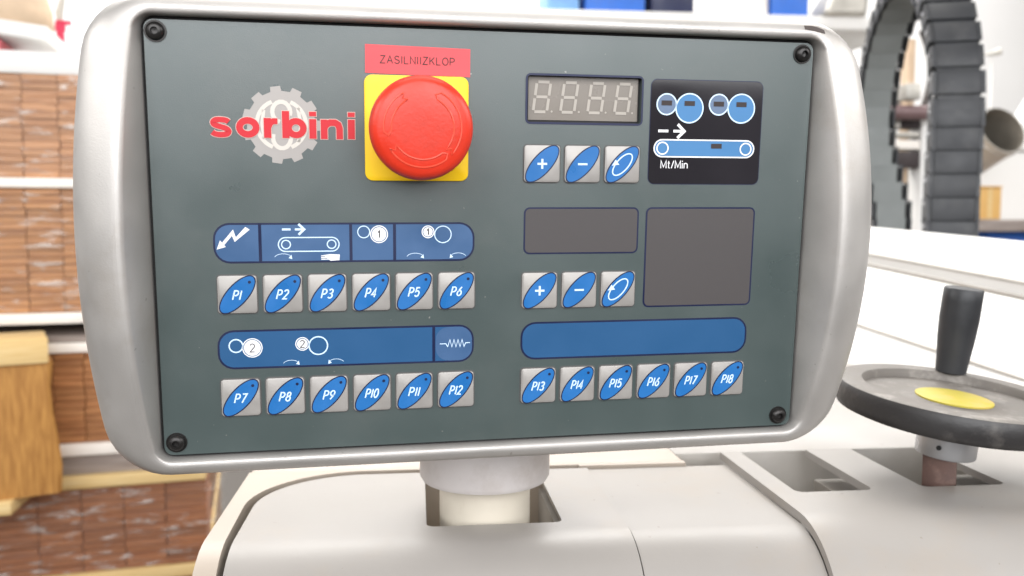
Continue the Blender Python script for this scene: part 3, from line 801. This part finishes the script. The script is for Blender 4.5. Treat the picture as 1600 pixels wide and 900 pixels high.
# rear deck behind the covers
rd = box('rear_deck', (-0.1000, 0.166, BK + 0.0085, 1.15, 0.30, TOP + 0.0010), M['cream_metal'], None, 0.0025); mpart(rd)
rd.data.materials.append(M['groove'])  # front face gets the darker colour as painted gap shade
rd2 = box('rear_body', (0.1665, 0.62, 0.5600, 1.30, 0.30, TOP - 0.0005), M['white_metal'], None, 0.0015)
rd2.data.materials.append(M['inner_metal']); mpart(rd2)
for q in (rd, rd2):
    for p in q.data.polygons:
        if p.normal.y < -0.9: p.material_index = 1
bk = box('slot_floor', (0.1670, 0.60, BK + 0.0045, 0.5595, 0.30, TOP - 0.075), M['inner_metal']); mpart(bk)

# pole that carries the control panel
pole = lathe('support_pole', [(0.0238, 0.9405), (0.0238, 1.166), (0.010, 1.166)], M['pole'], None, 56, 50); pole.location = (POLE.x, POLE.y + 0.001, 0); mpart(pole)
# rising spindle of the handwheel
WB = Vector((0.2975, 0.4760, 0))
sp = box('spindle', (-0.0088, 0.0088, -0.0088, 0.0088, -0.12, 0.027), M['rust'], None, 0.0006)
sp.location = (WB.x, WB.y, TOP); sp.rotation_euler = (0, 0, math.radians(-33)); mpart(sp)

# sloping white guard that runs back on the right, with its bent edges
def guard_line(sl, y1365, X):
    def p(depth):
        px = 800.0
        for _ in range(12):
            py = y1365 + sl * (px - 1365); q = at(px, py, depth); px += (X - q.x) * FPX / depth
        return at(px, y1365 + sl * (px - 1365), depth)
    return p
GL = [guard_line(.094, 355, .66), guard_line(.094, 355, .60), guard_line(.185, 398, .555), guard_line(.212, 412, .555), guard_line(.212, 416, .551), guard_line(.329, 511, .490), guard_line(.329, 515, .487)]
ends = []
for dep in (0.66, 1.45):
    sec = [q(dep) for q in GL]
    sec += [Vector((sec[-1].x - 0.03, dep, TOP - 0.003)), Vector((0.66, dep, TOP - 0.003))]
    ends.append([tuple(s) for s in sec])
gd = loft('side_guard', ends, M['bright_white'], None, True, True, True, False)
sharpen(gd, 12); mpart(gd)
for k in (2, 4, 6):
    a, b = Vector(ends[0][k]), Vector(ends[1][k])
    mpart(tube('bend_shade_strip', [a, b], 0.0022, M['groove'] if k == 4 else M['inner_metal'], None, 8))  # grey strips added in place of shading along the guard's bends
gs = box('guard_base', (0.625, 0.75, 0.66, 1.45, 0.0, TOP + 0.02), M['bright_white']); mpart(gs)
pl = box('plinth', (-0.09, 0.61, 0.56, 1.12, 0.0, 0.305), M['inner_metal']); mpart(pl)

# ------------------------------------------------------------------ handwheel
hw = empty('handwheel', (WB.x + 0.003, WB.y - 0.001, TOP + 0.0235), (math.radians(4.8), math.radians(4.5), 0))
tag(hw, 'black handwheel with upright grip and yellow centre disc on a rusty spindle', 'handwheel')
HZ = 0.021
lathe('hub_collar', [(0.0125, -0.0055), (0.0160, -0.0055), (0.0162, -0.0045), (0.0162, 0.0060), (0.0125, 0.0060)], M['steel'], hw, 48)
lathe('set_screw', [(0.0014, 0), (0.0014, 0.0008), (0, 0.0008)], M['black'], hw, 12).matrix_local = Matrix.Translation((-0.0115, -0.0113, 0.001)) @ Matrix.Rotation(math.radians(135), 4, 'Z') @ Matrix.Rotation(math.radians(-90), 4, 'X')
lathe('wheel_body', [(0.012, 0.0062), (0.0195, 0.0062), (0.0215, 0.0082), (0.0225, 0.0145), (0.030, 0.0175), (0.044, HZ - 0.0040), (0.058, HZ - 0.005),
                     (0.0622, HZ - 0.0035), (0.0640, HZ + 0.0005), (0.0640, HZ + 0.0080), (0.0628, HZ + 0.0102)], M['wheel'], hw, 96, 60, (True, False))
lathe('rim_top', [(0.0628, HZ + 0.0102), (0.0610, HZ + 0.0108), (0.0500, HZ + 0.0106), (0.0490, HZ + 0.0095), (0.0484, HZ + 0.0058), (0.030, HZ + 0.0046), (0.022, HZ + 0.0050), (0.0212, HZ + 0.0056), (0.0, HZ + 0.0056)], M['wheel_dust'], hw, 96, 40, (False, False))
lathe('centre_disc', [(0.0205, HZ + 0.0057), (0.0205, HZ + 0.0066), (0.0198, HZ + 0.0069), (0.0, HZ + 0.0069)], M['wheel_yellow'], hw, 48)
gp = lathe('grip', [(0.0072, 0.0), (0.0088, 0.001), (0.0096, 0.010), (0.0107, 0.022), (0.0114, 0.034), (0.0114, 0.046), (0.0113, 0.0525), (0.0107, 0.0533), (0.0, 0.0537)], M['grip'], hw, 48, 50)
gp.location = (0.0265, 0.0475, HZ + 0.0104)

# ------------------------------------------------------------------ stacked wrapped timber on the left
SROT = math.radians(10)
SO = at(322, 745, 1.70); SO.z = 0
def s_thing(name, z, dx=0.0, dy=0.0):
    e = empty(name, SO + Vector((math.cos(SROT) * dx - math.sin(SROT) * dy, math.sin(SROT) * dx + math.cos(SROT) * dy, z)), (0, 0, SROT))
    return e
def zat(py): return CAM_Z - (py - 347) * 1.63 / 1400
def unit_box_mesh(name, sx, sy, sz, bw, mat):
    o = box(name, (-sx / 2, sx / 2, 0, sy, -sz / 2, sz / 2), mat, None, bw, 1)
    me = o.data; bpy.data.objects.remove(o); return me
STW, STD = 0.86, 0.75
def bundle(ztop, zbot, bw, bh, mat, label, x_off=0.0, film=True, stagger=False, skew=0.0):
    e = s_thing('timber_bundle', zbot, x_off)
    tag(e, label, 'timber')
    H = ztop - zbot
    box('bundle_core', (-STW, -0.004, 0.012, STD, 0.0015, H - 0.0015), M['wood_gap'], e)
    n = max(1, round(H / bh)); lh = H / n
    nc = round(STW / bw); cw = STW / nc
    me = unit_box_mesh('board', cw - 0.0011, 0.16, lh - 0.0007, 0.0007, mat)
    nb = me.copy()
    for r in range(n):
        z = (r + .5) * lh
        shift = random.uniform(-.004, .004)
        sh = (cw * 0.5 if (stagger and r % 2) else 0) 
        for c in range(nc):
            o = bpy.data.objects.new('board', me); COL.objects.link(o); o.parent = e
            o.location = (-STW + (c + .5) * cw + (shift if 0 < c < nc - 1 else 0) * 0.4, random.uniform(-0.004, 0.003), z)
            o.rotation_euler = (0, random.uniform(-.003, .003), random.uniform(-.01, .01))
    if film:
        V = []; F = []; nx, nz = 60, 24
        path = [(-STW - 0.02 + (STW + 0.03) * i / nx, -0.011) for i in range(nx + 1)] + [(0.014, 0.004 + 0.05 * i) for i in range(13)]
        for j in range(nz + 1):
            for (x, y) in path:
                w = math.sin(31 * x + 9 * math.sin(j * .7)) * .0018 + random.uniform(-.0012, .0012)
                V.append((x, y - (w if y < 0 else 0), 0.004 + (H - 0.008) * j / nz) if y < 0 else (x + w * 1.5 + .004 * math.sin(y * 40), y, 0.004 + (H - 0.008) * j / nz))
        m = len(path)
        for j in range(nz):
            for i in range(m - 1): F.append((j * m + i, j * m + i + 1, (j + 1) * m + i + 1, (j + 1) * m + i))
        link_mesh('stretch_film', V, F, M['film'], e, True)
    return e
def batten(ztop, zbot, mat, label, front=0.0, x1=0.0, name='batten', cat='batten', xl=STW):
    e = s_thing(name, zbot)
    o = box(name, (-xl, x1, -front, STD, 0, ztop - zbot), mat, None, 0.0012)
    o.location = e.location; o.rotation_euler = e.rotation_euler
    bpy.data.objects.remove(e)
    return tag(o, label, cat)
Z = zat
bundle(Z(127), Z(281), 0.0560, 0.0125, M['wood_a'], 'film-wrapped bundle of light oak boards, topmost of the timber stack')
batten(Z(281) - .0005, Z(296) + .0005, M['plywood_white'], 'white board between the two uppermost timber bundles', 0.012)
bundle(Z(296), Z(484), 0.0560, 0.0125, M['wood_b'], 'film-wrapped orange oak bundle, second from the top of the stack')
batten(Z(484) - .0005, Z(501) + .0005, M['plywood_white'], 'white board under the second timber bundle, above the dark gap', 0.012)
for i in range(3):
    e = batten(Z(501), Z(521), M['wood_gap'], 'dark spacer stick in the gap between stacked timber bundles', -0.12, name='spacer_stick', cat='spacer')
    e['label'] = ('dark spacer stick in the gap, beside the pine block', 'middle dark spacer stick in the gap of the timber stack', 'dark spacer stick in the gap, behind the control panel')[i]
    v, f = box_geo(-STW + 0.02 + i * 0.37, -STW + 0.10 + i * 0.37, 0.05, STD, 0.0003, Z(501) - Z(521) - 0.0003)
    me = e.data; bm = bmesh.new()
    bv = [bm.verts.new(q) for q in v]; [bm.faces.new([bv[k] for k in q]) for q in f]; bm.to_mesh(me); bm.free()
batten(Z(521), Z(531) + .0005, M['grey_wood'], 'thin grey board directly under the dark gap', 0.004)
batten(Z(531), Z(546) + .0005, M['plywood_white'], 'white board resting on the knotty third timber bundle', 0.012)
bundle(Z(546), Z(688), 0.0500, 0.0125, M['wood_c'], 'unwrapped knotty oak bundle between white boards, behind the pine block', film=False)
batten(Z(688) - .0005, Z(706) + .0005, M['plywood_white'], 'white board under the knotty oak bundle', 0.012)
batten(Z(706), Z(738) + .0005, M['grey_wood'], 'thick grey weathered beam under the lower white board', 0.0)
pk = prism('pine_plank', [(-STW, -0.14), (-0.295, -0.14), (-0.285, -0.016), (0.0, -0.012), (0.0, STD), (-STW, STD)], Z(757), Z(738), M['pine'])
pk.location = SO; pk.rotation_euler = (0, 0, SROT); bevel(pk, 0.0012)
tag(pk, 'yellow pine plank carrying the pine block', 'plank')
bundle(Z(757) - .0005, Z(893), 0.0720, 0.0130, M['wood_d'], 'film-wrapped red-brown timber bundle, lowest one of the stack in view', 0.0)
batten(Z(893) - .0005, Z(912), M['pine'], 'yellow pine board under the red-brown timber bundle', 0.012)
bundle(Z(912) - .0005, 0.0, 0.143, 0.060, M['wood_d'], 'timber bundle standing on the floor under all the others', 0.0, film=False)

# rough pine block with a plank on it, on the protruding plank
bp = at(26, 735, 1.575)
bl = empty('pine_block', (bp.x, bp.y, Z(738) + 0.0003), (0, 0, math.radians(24)))
tag(bl, 'rough yellow pine block with a short plank on top, beside the timber stack', 'wood block')
H = 0.222
loopsb = []
for k in range(6):
    t = k / 5
    hx, hy = 0.055 + 0.004 * math.sin(7 * t), 0.05
    loopsb.append([(x + random.uniform(-.002, .002) + 0.010 * (1 - t), y + random.uniform(-.002, .002), H * t) for x, y in rrect(hx, hy, 0.006, 2)])
sharpen(loft('block', loopsb, M['pine_orange'], bl, True, True, True), 30)
box('plank', (-0.16, 0.052, -0.06, 0.05, H + 0.0005, H + 0.043), M['pine'], bl, 0.003)

# things lying on top of the timber stack
sb = batten(Z(94), Z(126.6), M['bright_white'], 'thick white foam slab on top of the timber stack', 0.0, name='foam_slab', cat='slab')
zt = Z(94) + 0.0003
rbx = s_thing('red_crate', zt - 0.0, -0.485, 0.06)
tag(rbx, 'faded red crate under the tilted white plank on the foam slab', 'crate')
RH = 0.030
box('crate_wall', (-0.20, 0.155, 0.0, 0.16, 0, RH), M['red_pink'], rbx, 0.002)
box('crate_rib', (0.05, 0.06, -0.004, -0.0005, 0.002, RH - .002), M['red_dark'], rbx)
box('crate_rib', (0.12, 0.13, -0.004, -0.0005, 0.002, RH - .002), M['red_dark'], rbx)
wp = box('white_plank', (-0.35, 0.235, -0.02, 0.16, 0, 0.026), M['bright_white'], None, 0.003)
wp.location = rbx.location + Vector((0.0, 0.0, RH + 0.022)); wp.rotation_euler = (0, math.radians(6.5), SROT)
tag(wp, 'tilted white plank lying across the red crate', 'plank')
sk = empty('beige_sack', wp.location + Vector((0.150, 0.075, 0.012)), (0, 0, SROT))
tag(sk, 'crumpled beige sack standing on the tilted white plank', 'sack')
lp = []
for k in range(10):
    t = k / 9; rr = 0.052 + 0.014 * math.sin(5 * t + 1) - 0.012 * (t > .3) * (t < .45) + 0.006 * math.cos(13 * t)
    lp.append([((rr + 0.006 * math.sin(3 * a * math.pi / 12 + 4 * t)) * math.cos(a * math.pi / 12), (rr * .8) * math.sin(a * math.pi / 12), 0.24 * t - 0.006 * (t == 0)) for a in range(24)])
loft('sack_cloth', lp, M['beige'], sk, True, True, True)
rp = empty('red_stand', at(96, 93, 1.86), (0, 0, SROT)); rp.location.z = zt
tag(rp, 'slim dark red stand with grey top on the foam slab', 'stand')
lathe('foot', [(0.018, 0), (0.018, 0.003), (0.006, 0.004)], M['duct'], rp, 20)
lathe('post', [(0.0075, 0.004), (0.0075, 0.075), (0.010, 0.076), (0.010, 0.088), (0.006, 0.088)], M['red_dark'], rp, 16)
box('head', (-0.008, 0.02, -0.008, 0.008, 0.0885, 0.096), M['red_dark'], rp, 0.002)
tube('grey_tip', [(0, 0, 0.0962), (-0.001, 0, 0.11), (0.004, 0, 0.13), (0.010, 0, 0.16)], [0.006, 0.007, 0.006, 0.003], M['duct'], rp)

# blue rack far behind the stack
def rack(px, depth, label):
    b = at(px, 300, depth); e = empty('blue_rack', (b.x, b.y, 0)); tag(e, label, 'rack')
    box('upright', (-0.03, 0.03, -0.03, 0.03, 0, 3.2), M['blue_pale'], e, 0.004)
    box('upright', (-0.93, -0.87, -0.03, 0.03, 0, 3.2), M['blue_pale'], e, 0.004)
    for z in (1.0, 1.95, 2.9):
        box('beam', (-0.869, -0.031, -0.025, 0.025, z, z + 0.07), M['blue'], e, 0.004)
    return e
rack(16, 3.2, 'pale blue steel rack frame behind the timber stack')

# ------------------------------------------------------------------ shelf with boxes behind the panel
shelf = empty('storage_shelf', at(1060, 30, 3.4)); shelf.location.z = 0
tag(shelf, 'white storage shelf carrying blue boxes behind the control panel', 'shelf')
zs = at(1060, 21, 3.4).z
box('shelf_board', (-0.80, 0.90, -0.02, 0.5, zs - 0.05, zs), M['bright_white'], shelf, 0.003)
for x in (-0.78, 0.85):
    box('shelf_leg', (x, x + 0.04, 0.0, 0.04, 0, zs - 0.0503), M['bright_white'], shelf)
    box('shelf_leg', (x, x + 0.04, 0.45, 0.49, 0, zs - 0.0503), M['bright_white'], shelf)
def shelf_box(name, px0, px1, mat, label, h=0.28, cat='box', lid=None):
    a = at(px0, 10, 3.42); b = at(px1, 10, 3.42)
    e = empty(name, ((a.x + b.x) / 2, a.y, zs + 0.0004)); w = (b.x - a.x) / 2
    tag(e, label, cat)
    box('box_wall', (-w, w, 0, 0.3, 0, h), mat, e, 0.006)
    box('box_rim', (-w - .006, w + .006, -0.006, 0.306, h + .0003, h + 0.02), lid or mat, e, 0.003)
    return e
shelf_box('blue_box', 857, 905, M['blue_pale'], 'pale blue storage box, end one on the white shelf')
shelf_box('blue_box', 915, 1008, M['blue'], 'wide blue storage box beside the pale blue one on the shelf', lid=M['bright_white'])
shelf_box('blue_box', 1018, 1085, M['navy'], 'dark navy storage box between blue box and white bottle jar on the shelf', 0.24)
lathe('x', [(0.01, 0), (0.01, 0.01)], M['wall']).name = 'tmp'
bpy.data.objects.remove(bpy.data.objects['tmp'])
jar = empty('cream_canister', at(1172, 10, 3.48)); jar.location.z = zs + 0.0004
tag(jar, 'cream round canister between navy and bright blue boxes', 'canister')
lathe('canister_body', [(0.065, 0), (0.07, 0.006), (0.07, 0.2), (0.05, 0.22), (0.03, 0.235)], M['plywood_white'], jar, 32)
lathe('canister_lid', [(0.036, 0.2355), (0.036, 0.26), (0.0, 0.262)], M['bright_white'], jar, 24)
shelf_box('blue_box', 1206, 1264, M['blue'], 'bright blue storage box next to the cream canister', 0.26)
wd = empty('grey_wedge', at(1306, 10, 3.45)); wd.location.z = zs + 0.0004
tag(wd, 'pale grey bag slumped at the end of the white shelf', 'bag')
lp = []
for k in range(7):
    t = k / 6
    lp.append([(x * (1 - .5 * t * t) + 0.05 * t, y * (1 - .3 * t), 0.16 * t) for x, y in rrect(0.09, 0.09, 0.03, 4)])
loft('bag_cloth', lp, M['duct'], wd, True, True, True)

# ------------------------------------------------------------------ cable carrier chain
near = at(1480, 350, 1.30); far = at(1394, 350, 1.70)
near2 = at(1498, 120, 1.30)
nvec = Vector((near.x - far.x, near.y - far.y, 0)); gap = nvec.length; nvec.normalize()
uvec = Vector((0, 0, 1)).cross(nvec).normalized()
if uvec.x < 0: uvec = -uvec
ch = empty('cable_chain', (far.x, far.y, 0)); tag(ch, 'tall arched black cable carrier chain behind the white guard', 'cable chain')
PITCHL = 0.0352; CW = 0.0305; CT = 0.0175
zap = at(1440, 12, 1.45).z + 0.03
R_ = gap / 2
path = []
# centre line in the (n, z) plane: up the near leg, over the arch, down the far leg
z_low = 0.86
z_spring = zap - R_ * 1.05
def leg_n(z, side):
    bulge = 0.020 * math.sin(math.pi * min(1, max(0, (z - z_low) / (z_spring - z_low))))
    return (gap if side else 0) + (bulge if side else -bulge)
zz_ = z_low
while zz_ < z_spring: path.append((leg_n(zz_, True), zz_)); zz_ += PITCHL
arcn = int(math.pi * R_ * 1.06 / PITCHL)
for i in range(arcn + 1):
    a = math.pi * i / arcn; path.append((gap / 2 + R_ * math.cos(a), z_spring + R_ * 1.15 * math.sin(a)))
zz_ = z_spring - PITCHL
while zz_ > z_low: path.append((leg_n(zz_, False), zz_)); zz_ -= PITCHL
LM = {}
for key, dz in (('a', 0.0), ('b', 0.0009)):
    v, f = box_geo(-CW, CW, CT - 0.004, CT, -PITCHL * .488, PITCHL * .488)
    o = link_mesh('x', v, f, M['chain']); bevel(o, 0.0010, 2)
    bm = bmesh.new(); bm.from_mesh(o.data)
    v, f = box_geo(-CW + 0.0006, CW - 0.0006, CT - 0.0075 - dz, CT - 0.0042 - dz, -PITCHL * .66, PITCHL * .66)
    bv = [bm.verts.new(q) for q in v]; [bm.faces.new([bv[k] for k in q]) for q in f]
    bm.to_mesh(o.data); bm.free(); LM['outer' + key] = o.data; bpy.data.objects.remove(o)
    v, f = box_geo(-CW + 0.006, CW - 0.002, -CT + dz, -CT + 0.003 + dz, -PITCHL * .56, PITCHL * .56)
    o = link_mesh('x', v, f, M['chain_in']); LM['inner' + key] = o.data; bpy.data.objects.remove(o)
hs = []
for sgn in (-1, 1):
    ol = []
    for i in range(9): a = math.radians(-90 + 180 * i / 8); ol.append((CT * .98 * math.sin(a) * 1.0, PITCHL * .5 + 0.006 * math.cos(a) - 0.002))
    for i in range(9): a = math.radians(90 - 180 * i / 8); ol.append((CT * .98 * math.sin(a), -PITCHL * .44 + 0.006 * math.cos(a) - 0.002))
    x0 = sgn * (CW + 0.0002); x1 = sgn * (CW + 0.0055)
    n = len(ol)
    v = [(x0, y, z) for y, z in ol] + [(x1, y, z) for y, z in ol]
    f = [tuple(range(n)), tuple(range(n, 2 * n))] + [(i, (i + 1) % n, n + (i + 1) % n, n + i) for i in range(n)]
    o = link_mesh('x', v, f, M['chain']); hs.append(o.data); bpy.data.objects.remove(o)
o = lathe('x', [(0.0042, 0), (0.0042, 0.002), (0.002, 0.0026), (0, 0.0026)], M['steel'], None, 10); LM['pin'] = o.data; bpy.data.objects.remove(o)
ch_inv = Matrix.Translation((-far.x, -far.y, 0))
for i, (n_, z_) in enumerate(path):
    a = path[max(0, i - 1)]; b = path[min(len(path) - 1, i + 1)]
    tn = Vector((b[0] - a[0], b[1] - a[1])).normalized()
    T = nvec * tn.x + Vector((0, 0, 1)) * tn.y
    O_ = nvec * tn.y - Vector((0, 0, 1)) * tn.x          # outward on the near leg (towards the viewer)
    P_ = Vector((0, 0, 0)) + nvec * n_ + Vector((0, 0, z_))
    s_ = max(0.0, min(1.0, (z_ - CAM_Z) / 0.19)); s_ = s_ * s_ * (3 - 2 * s_)
    P_ += uvec * s_ * (-0.040 + 0.047 * max(0.0, min(1.0, n_ / gap)))
    U_ = O_.cross(T)
    mt = Matrix(((U_.x, O_.x, T.x, P_.x), (U_.y, O_.y, T.y, P_.y), (U_.z, O_.z, T.z, P_.z), (0, 0, 0, 1)))
    ln = bpy.data.objects.new('link', LM['outer' + 'ab'[i % 2]]); COL.objects.link(ln); ln.parent = ch; ln.matrix_local = mt
    c_ = child('inner_plate', LM['inner' + 'ab'[i % 2]], ln)
    for k_, me in enumerate(hs): child('side_plate', me, ln, ((k_ * 2 - 1) * 0.0007 * (i % 2), 0, 0))
    for sgn in (-1, 1):
        q = child('pin', LM['pin'], ln, (sgn * (CW + 0.0055), 0, PITCHL * .3)); q.rotation_euler = (0, math.radians(90 * sgn), 0)
# bracket the chain stands on
bz = box('chain_tray', (-0.10, 0.10, -0.08, gap + 0.08, 0.0, z_low - 0.022), M['inner_metal'], ch, 0.004)
bz.matrix_local = Matrix(((uvec.x, nvec.x, 0, 0), (uvec.y, nvec.y, 0, 0), (0, 0, 1, 0), (0, 0, 0, 1)))

# ------------------------------------------------------------------ clutter behind the chain
wb = empty('workbench', at(1500, 340, 2.5)); wb.location.z = 0
tag(wb, 'low workbench with brown top behind the cable chain', 'workbench')
zb = at(1500, 343, 2.5).z
box('bench_top', (-0.30, 0.75, -0.05, 0.6, zb - 0.035, zb), M['grey_wood'], wb, 0.003)
for x in (-0.28, 0.68):
    for y in (0.0, 0.5): box('bench_leg', (x, x + 0.05, y, y + 0.05, 0, zb - 0.0353), M['bright_white'], wb)
box('bench_drawer', (0.10, 0.70, 0.02, 0.45, zb - 0.16, zb - 0.0356), M['blue'], wb, 0.004)
def bench_box(px0, px1, py0, py1, depth, label):
    a = at(px0, py1, depth); b = at(px1, py0, depth); w = (b.x - a.x) / 2; h = b.z - a.z
    e = empty('cardboard_box', ((a.x + b.x) / 2, a.y, zb + 0.0004)); tag(e, label, 'box')
    box('carton', (-w, w, 0, 0.25, 0, h), M['card'], e, 0.003)
    box('tape', (-w * .18, w * .18, -0.0008, -0.0002, 0.004, h - 0.004), M['pine'], e)
    box('flap', (-w, w, -0.005, 0.12, h + 0.0005, h + 0.004), M['card'], e)
    return e
bench_box(1424, 1462, 272, 334, 2.5, 'small cardboard box seen inside the arch of the cable chain')
bench_box(1528, 1566, 284, 334, 2.5, 'cardboard box on the workbench below the duct')
cab = empty('white_cabinet', at(1590, 300, 3.1)); cab.location.z = 0
tag(cab, 'white dust extractor cabinet that carries the duct', 'cabinet')
zc = at(1590, 236, 3.1).z
box('cabinet_body', (-0.22, 0.6, 0, 0.6, 0, zc), M['bright_white'], cab, 0.01)
box('cabinet_lid', (-0.235, 0.615, -0.015, 0.615, zc + 0.0005, zc + 0.02), M['bright_white'], cab, 0.004)
ct = at(1584, 135, 3.3)
cht = empty('white_chute', (ct.x, ct.y, zc + 0.0205), (0, 0, math.radians(-20))); tag(cht, 'white bent sheet chute leaning on the extractor cabinet above the duct', 'chute')
for nm, pr, mt_ in (('chute_back', [(-0.02, 0.0), (0.16, 0.33), (0.20, 0.31), (0.04, 0.0)], 'bright_white'), ('chute_side', [(0.05, 0.0), (0.21, 0.30), (0.24, 0.20), (0.15, 0.0)], 'duct')):
    n_ = len(pr); off = 0.0 if nm == 'chute_back' else 0.006
    link_mesh(nm, [(x, -off, z) for x, z in pr] + [(x, 0.22 - off, z) for x, z in pr], [tuple(range(n_)), tuple(range(n_, 2 * n_))] + [(k, (k + 1) % n_, n_ + (k + 1) % n_, n_ + k) for k in range(n_)], M[mt_], cht)
lv = at(1556, 84, 3.3)
lev = empty('lever_post', (lv.x, lv.y + 0.02, zc + 0.0205)); tag(lev, 'thin grey lever post with a dark knob on the extractor cabinet', 'lever')
hl = lv.z - zc - 0.0205
tube('post', [(0, 0, 0), (0, 0, hl)], 0.006, M['bright_white'], lev)
tube('handle', [(-0.03, 0, hl), (0.0, 0, hl + 0.004), (0.03, 0, hl + 0.012)], [0.005, 0.009, 0.014], M['duct'], lev)
# grey duct elbow with its open mouth
dm = at(1567, 203, 2.75)
axis = Vector((0.10, -0.80, 0.34)).normalized(); L_ = 0.42
dct = empty('duct_pipe', dm - axis * L_); tag(dct, 'open grey metal duct mouth pointing up beside the cable chain', 'duct')
dct.rotation_euler = axis.to_track_quat('Z', 'Y').to_euler()
lathe('duct_wall', [(0.082, -0.05), (0.082, L_ - .03), (0.085, L_ - .028), (0.085, L_ - .02), (0.082, L_ - .018), (0.082, L_), (0.079, L_)], M['duct'], dct, 40, 35, (True, False))
lathe('duct_lining', [(0.079, L_), (0.0785, 0.0), (0.0, 0.0)], M['duct_in'], dct, 40, 35, (False, False))

# frame with a roller and a hose, seen through the arch
pf = empty('print_unit', at(1430, 340, 2.1)); pf.location.z = 0
tag(pf, 'machine frame with maroon roller and dark hose seen through the chain arch', 'machine')
def lz(py, d=2.1): return at(1430, py, d).z
def lx(px, d=2.1): return at(px, 200, d).x - pf.location.x
box('frame_upright', (lx(1441), lx(1462), 0.0, 0.06, 0, lz(170)), M['bright_white'], pf, 0.003)
box('frame_upright', (lx(1340), lx(1352), 0.0, 0.06, 0, lz(200)), M['bright_white'], pf, 0.003)
ro = lathe('roller', [(0.0, 0), (0.018, 0), (0.018, 0.16), (0.0, 0.16)], M['maroon'], pf, 24); ro.rotation_euler = (0, math.radians(90), 0); ro.location = (lx(1352), -0.024, lz(178))
for k, (ya, yb, mm) in enumerate(((186, 200, 'ink'), (206, 214, 'duct'), (219, 233, 'plywood_white'), (236, 262, 'ink'))):
    box('cross_bar', (lx(1352.5), lx(1440.5), 0.005, 0.05, lz(yb), lz(ya)), M[mm], pf, 0.002)
box('motor_box', (lx(1398), lx(1420), -0.05, -0.003, lz(160), lz(135)), M['duct'], pf, 0.004)
box('motor_arm', (lx(1398), lx(1406), -0.0025, 0.03, lz(200), lz(134)), M['duct'], pf)
hz = [(lx(1447 + 14 * math.sin(math.pi * t) * (1 if t < 2 else 0) + 6 * (1 - t)), 0.03, lz(168) + (lz(42) - lz(168)) * t) for t in [i / 16 for i in range(17)]]
tube('hose', hz, 0.010, M['hose'], pf, 12)
box('hose_panel', (lx(1438), lx(1449), 0.061, 0.10, 0.0, lz(52)), M['beige'], pf, 0.003)
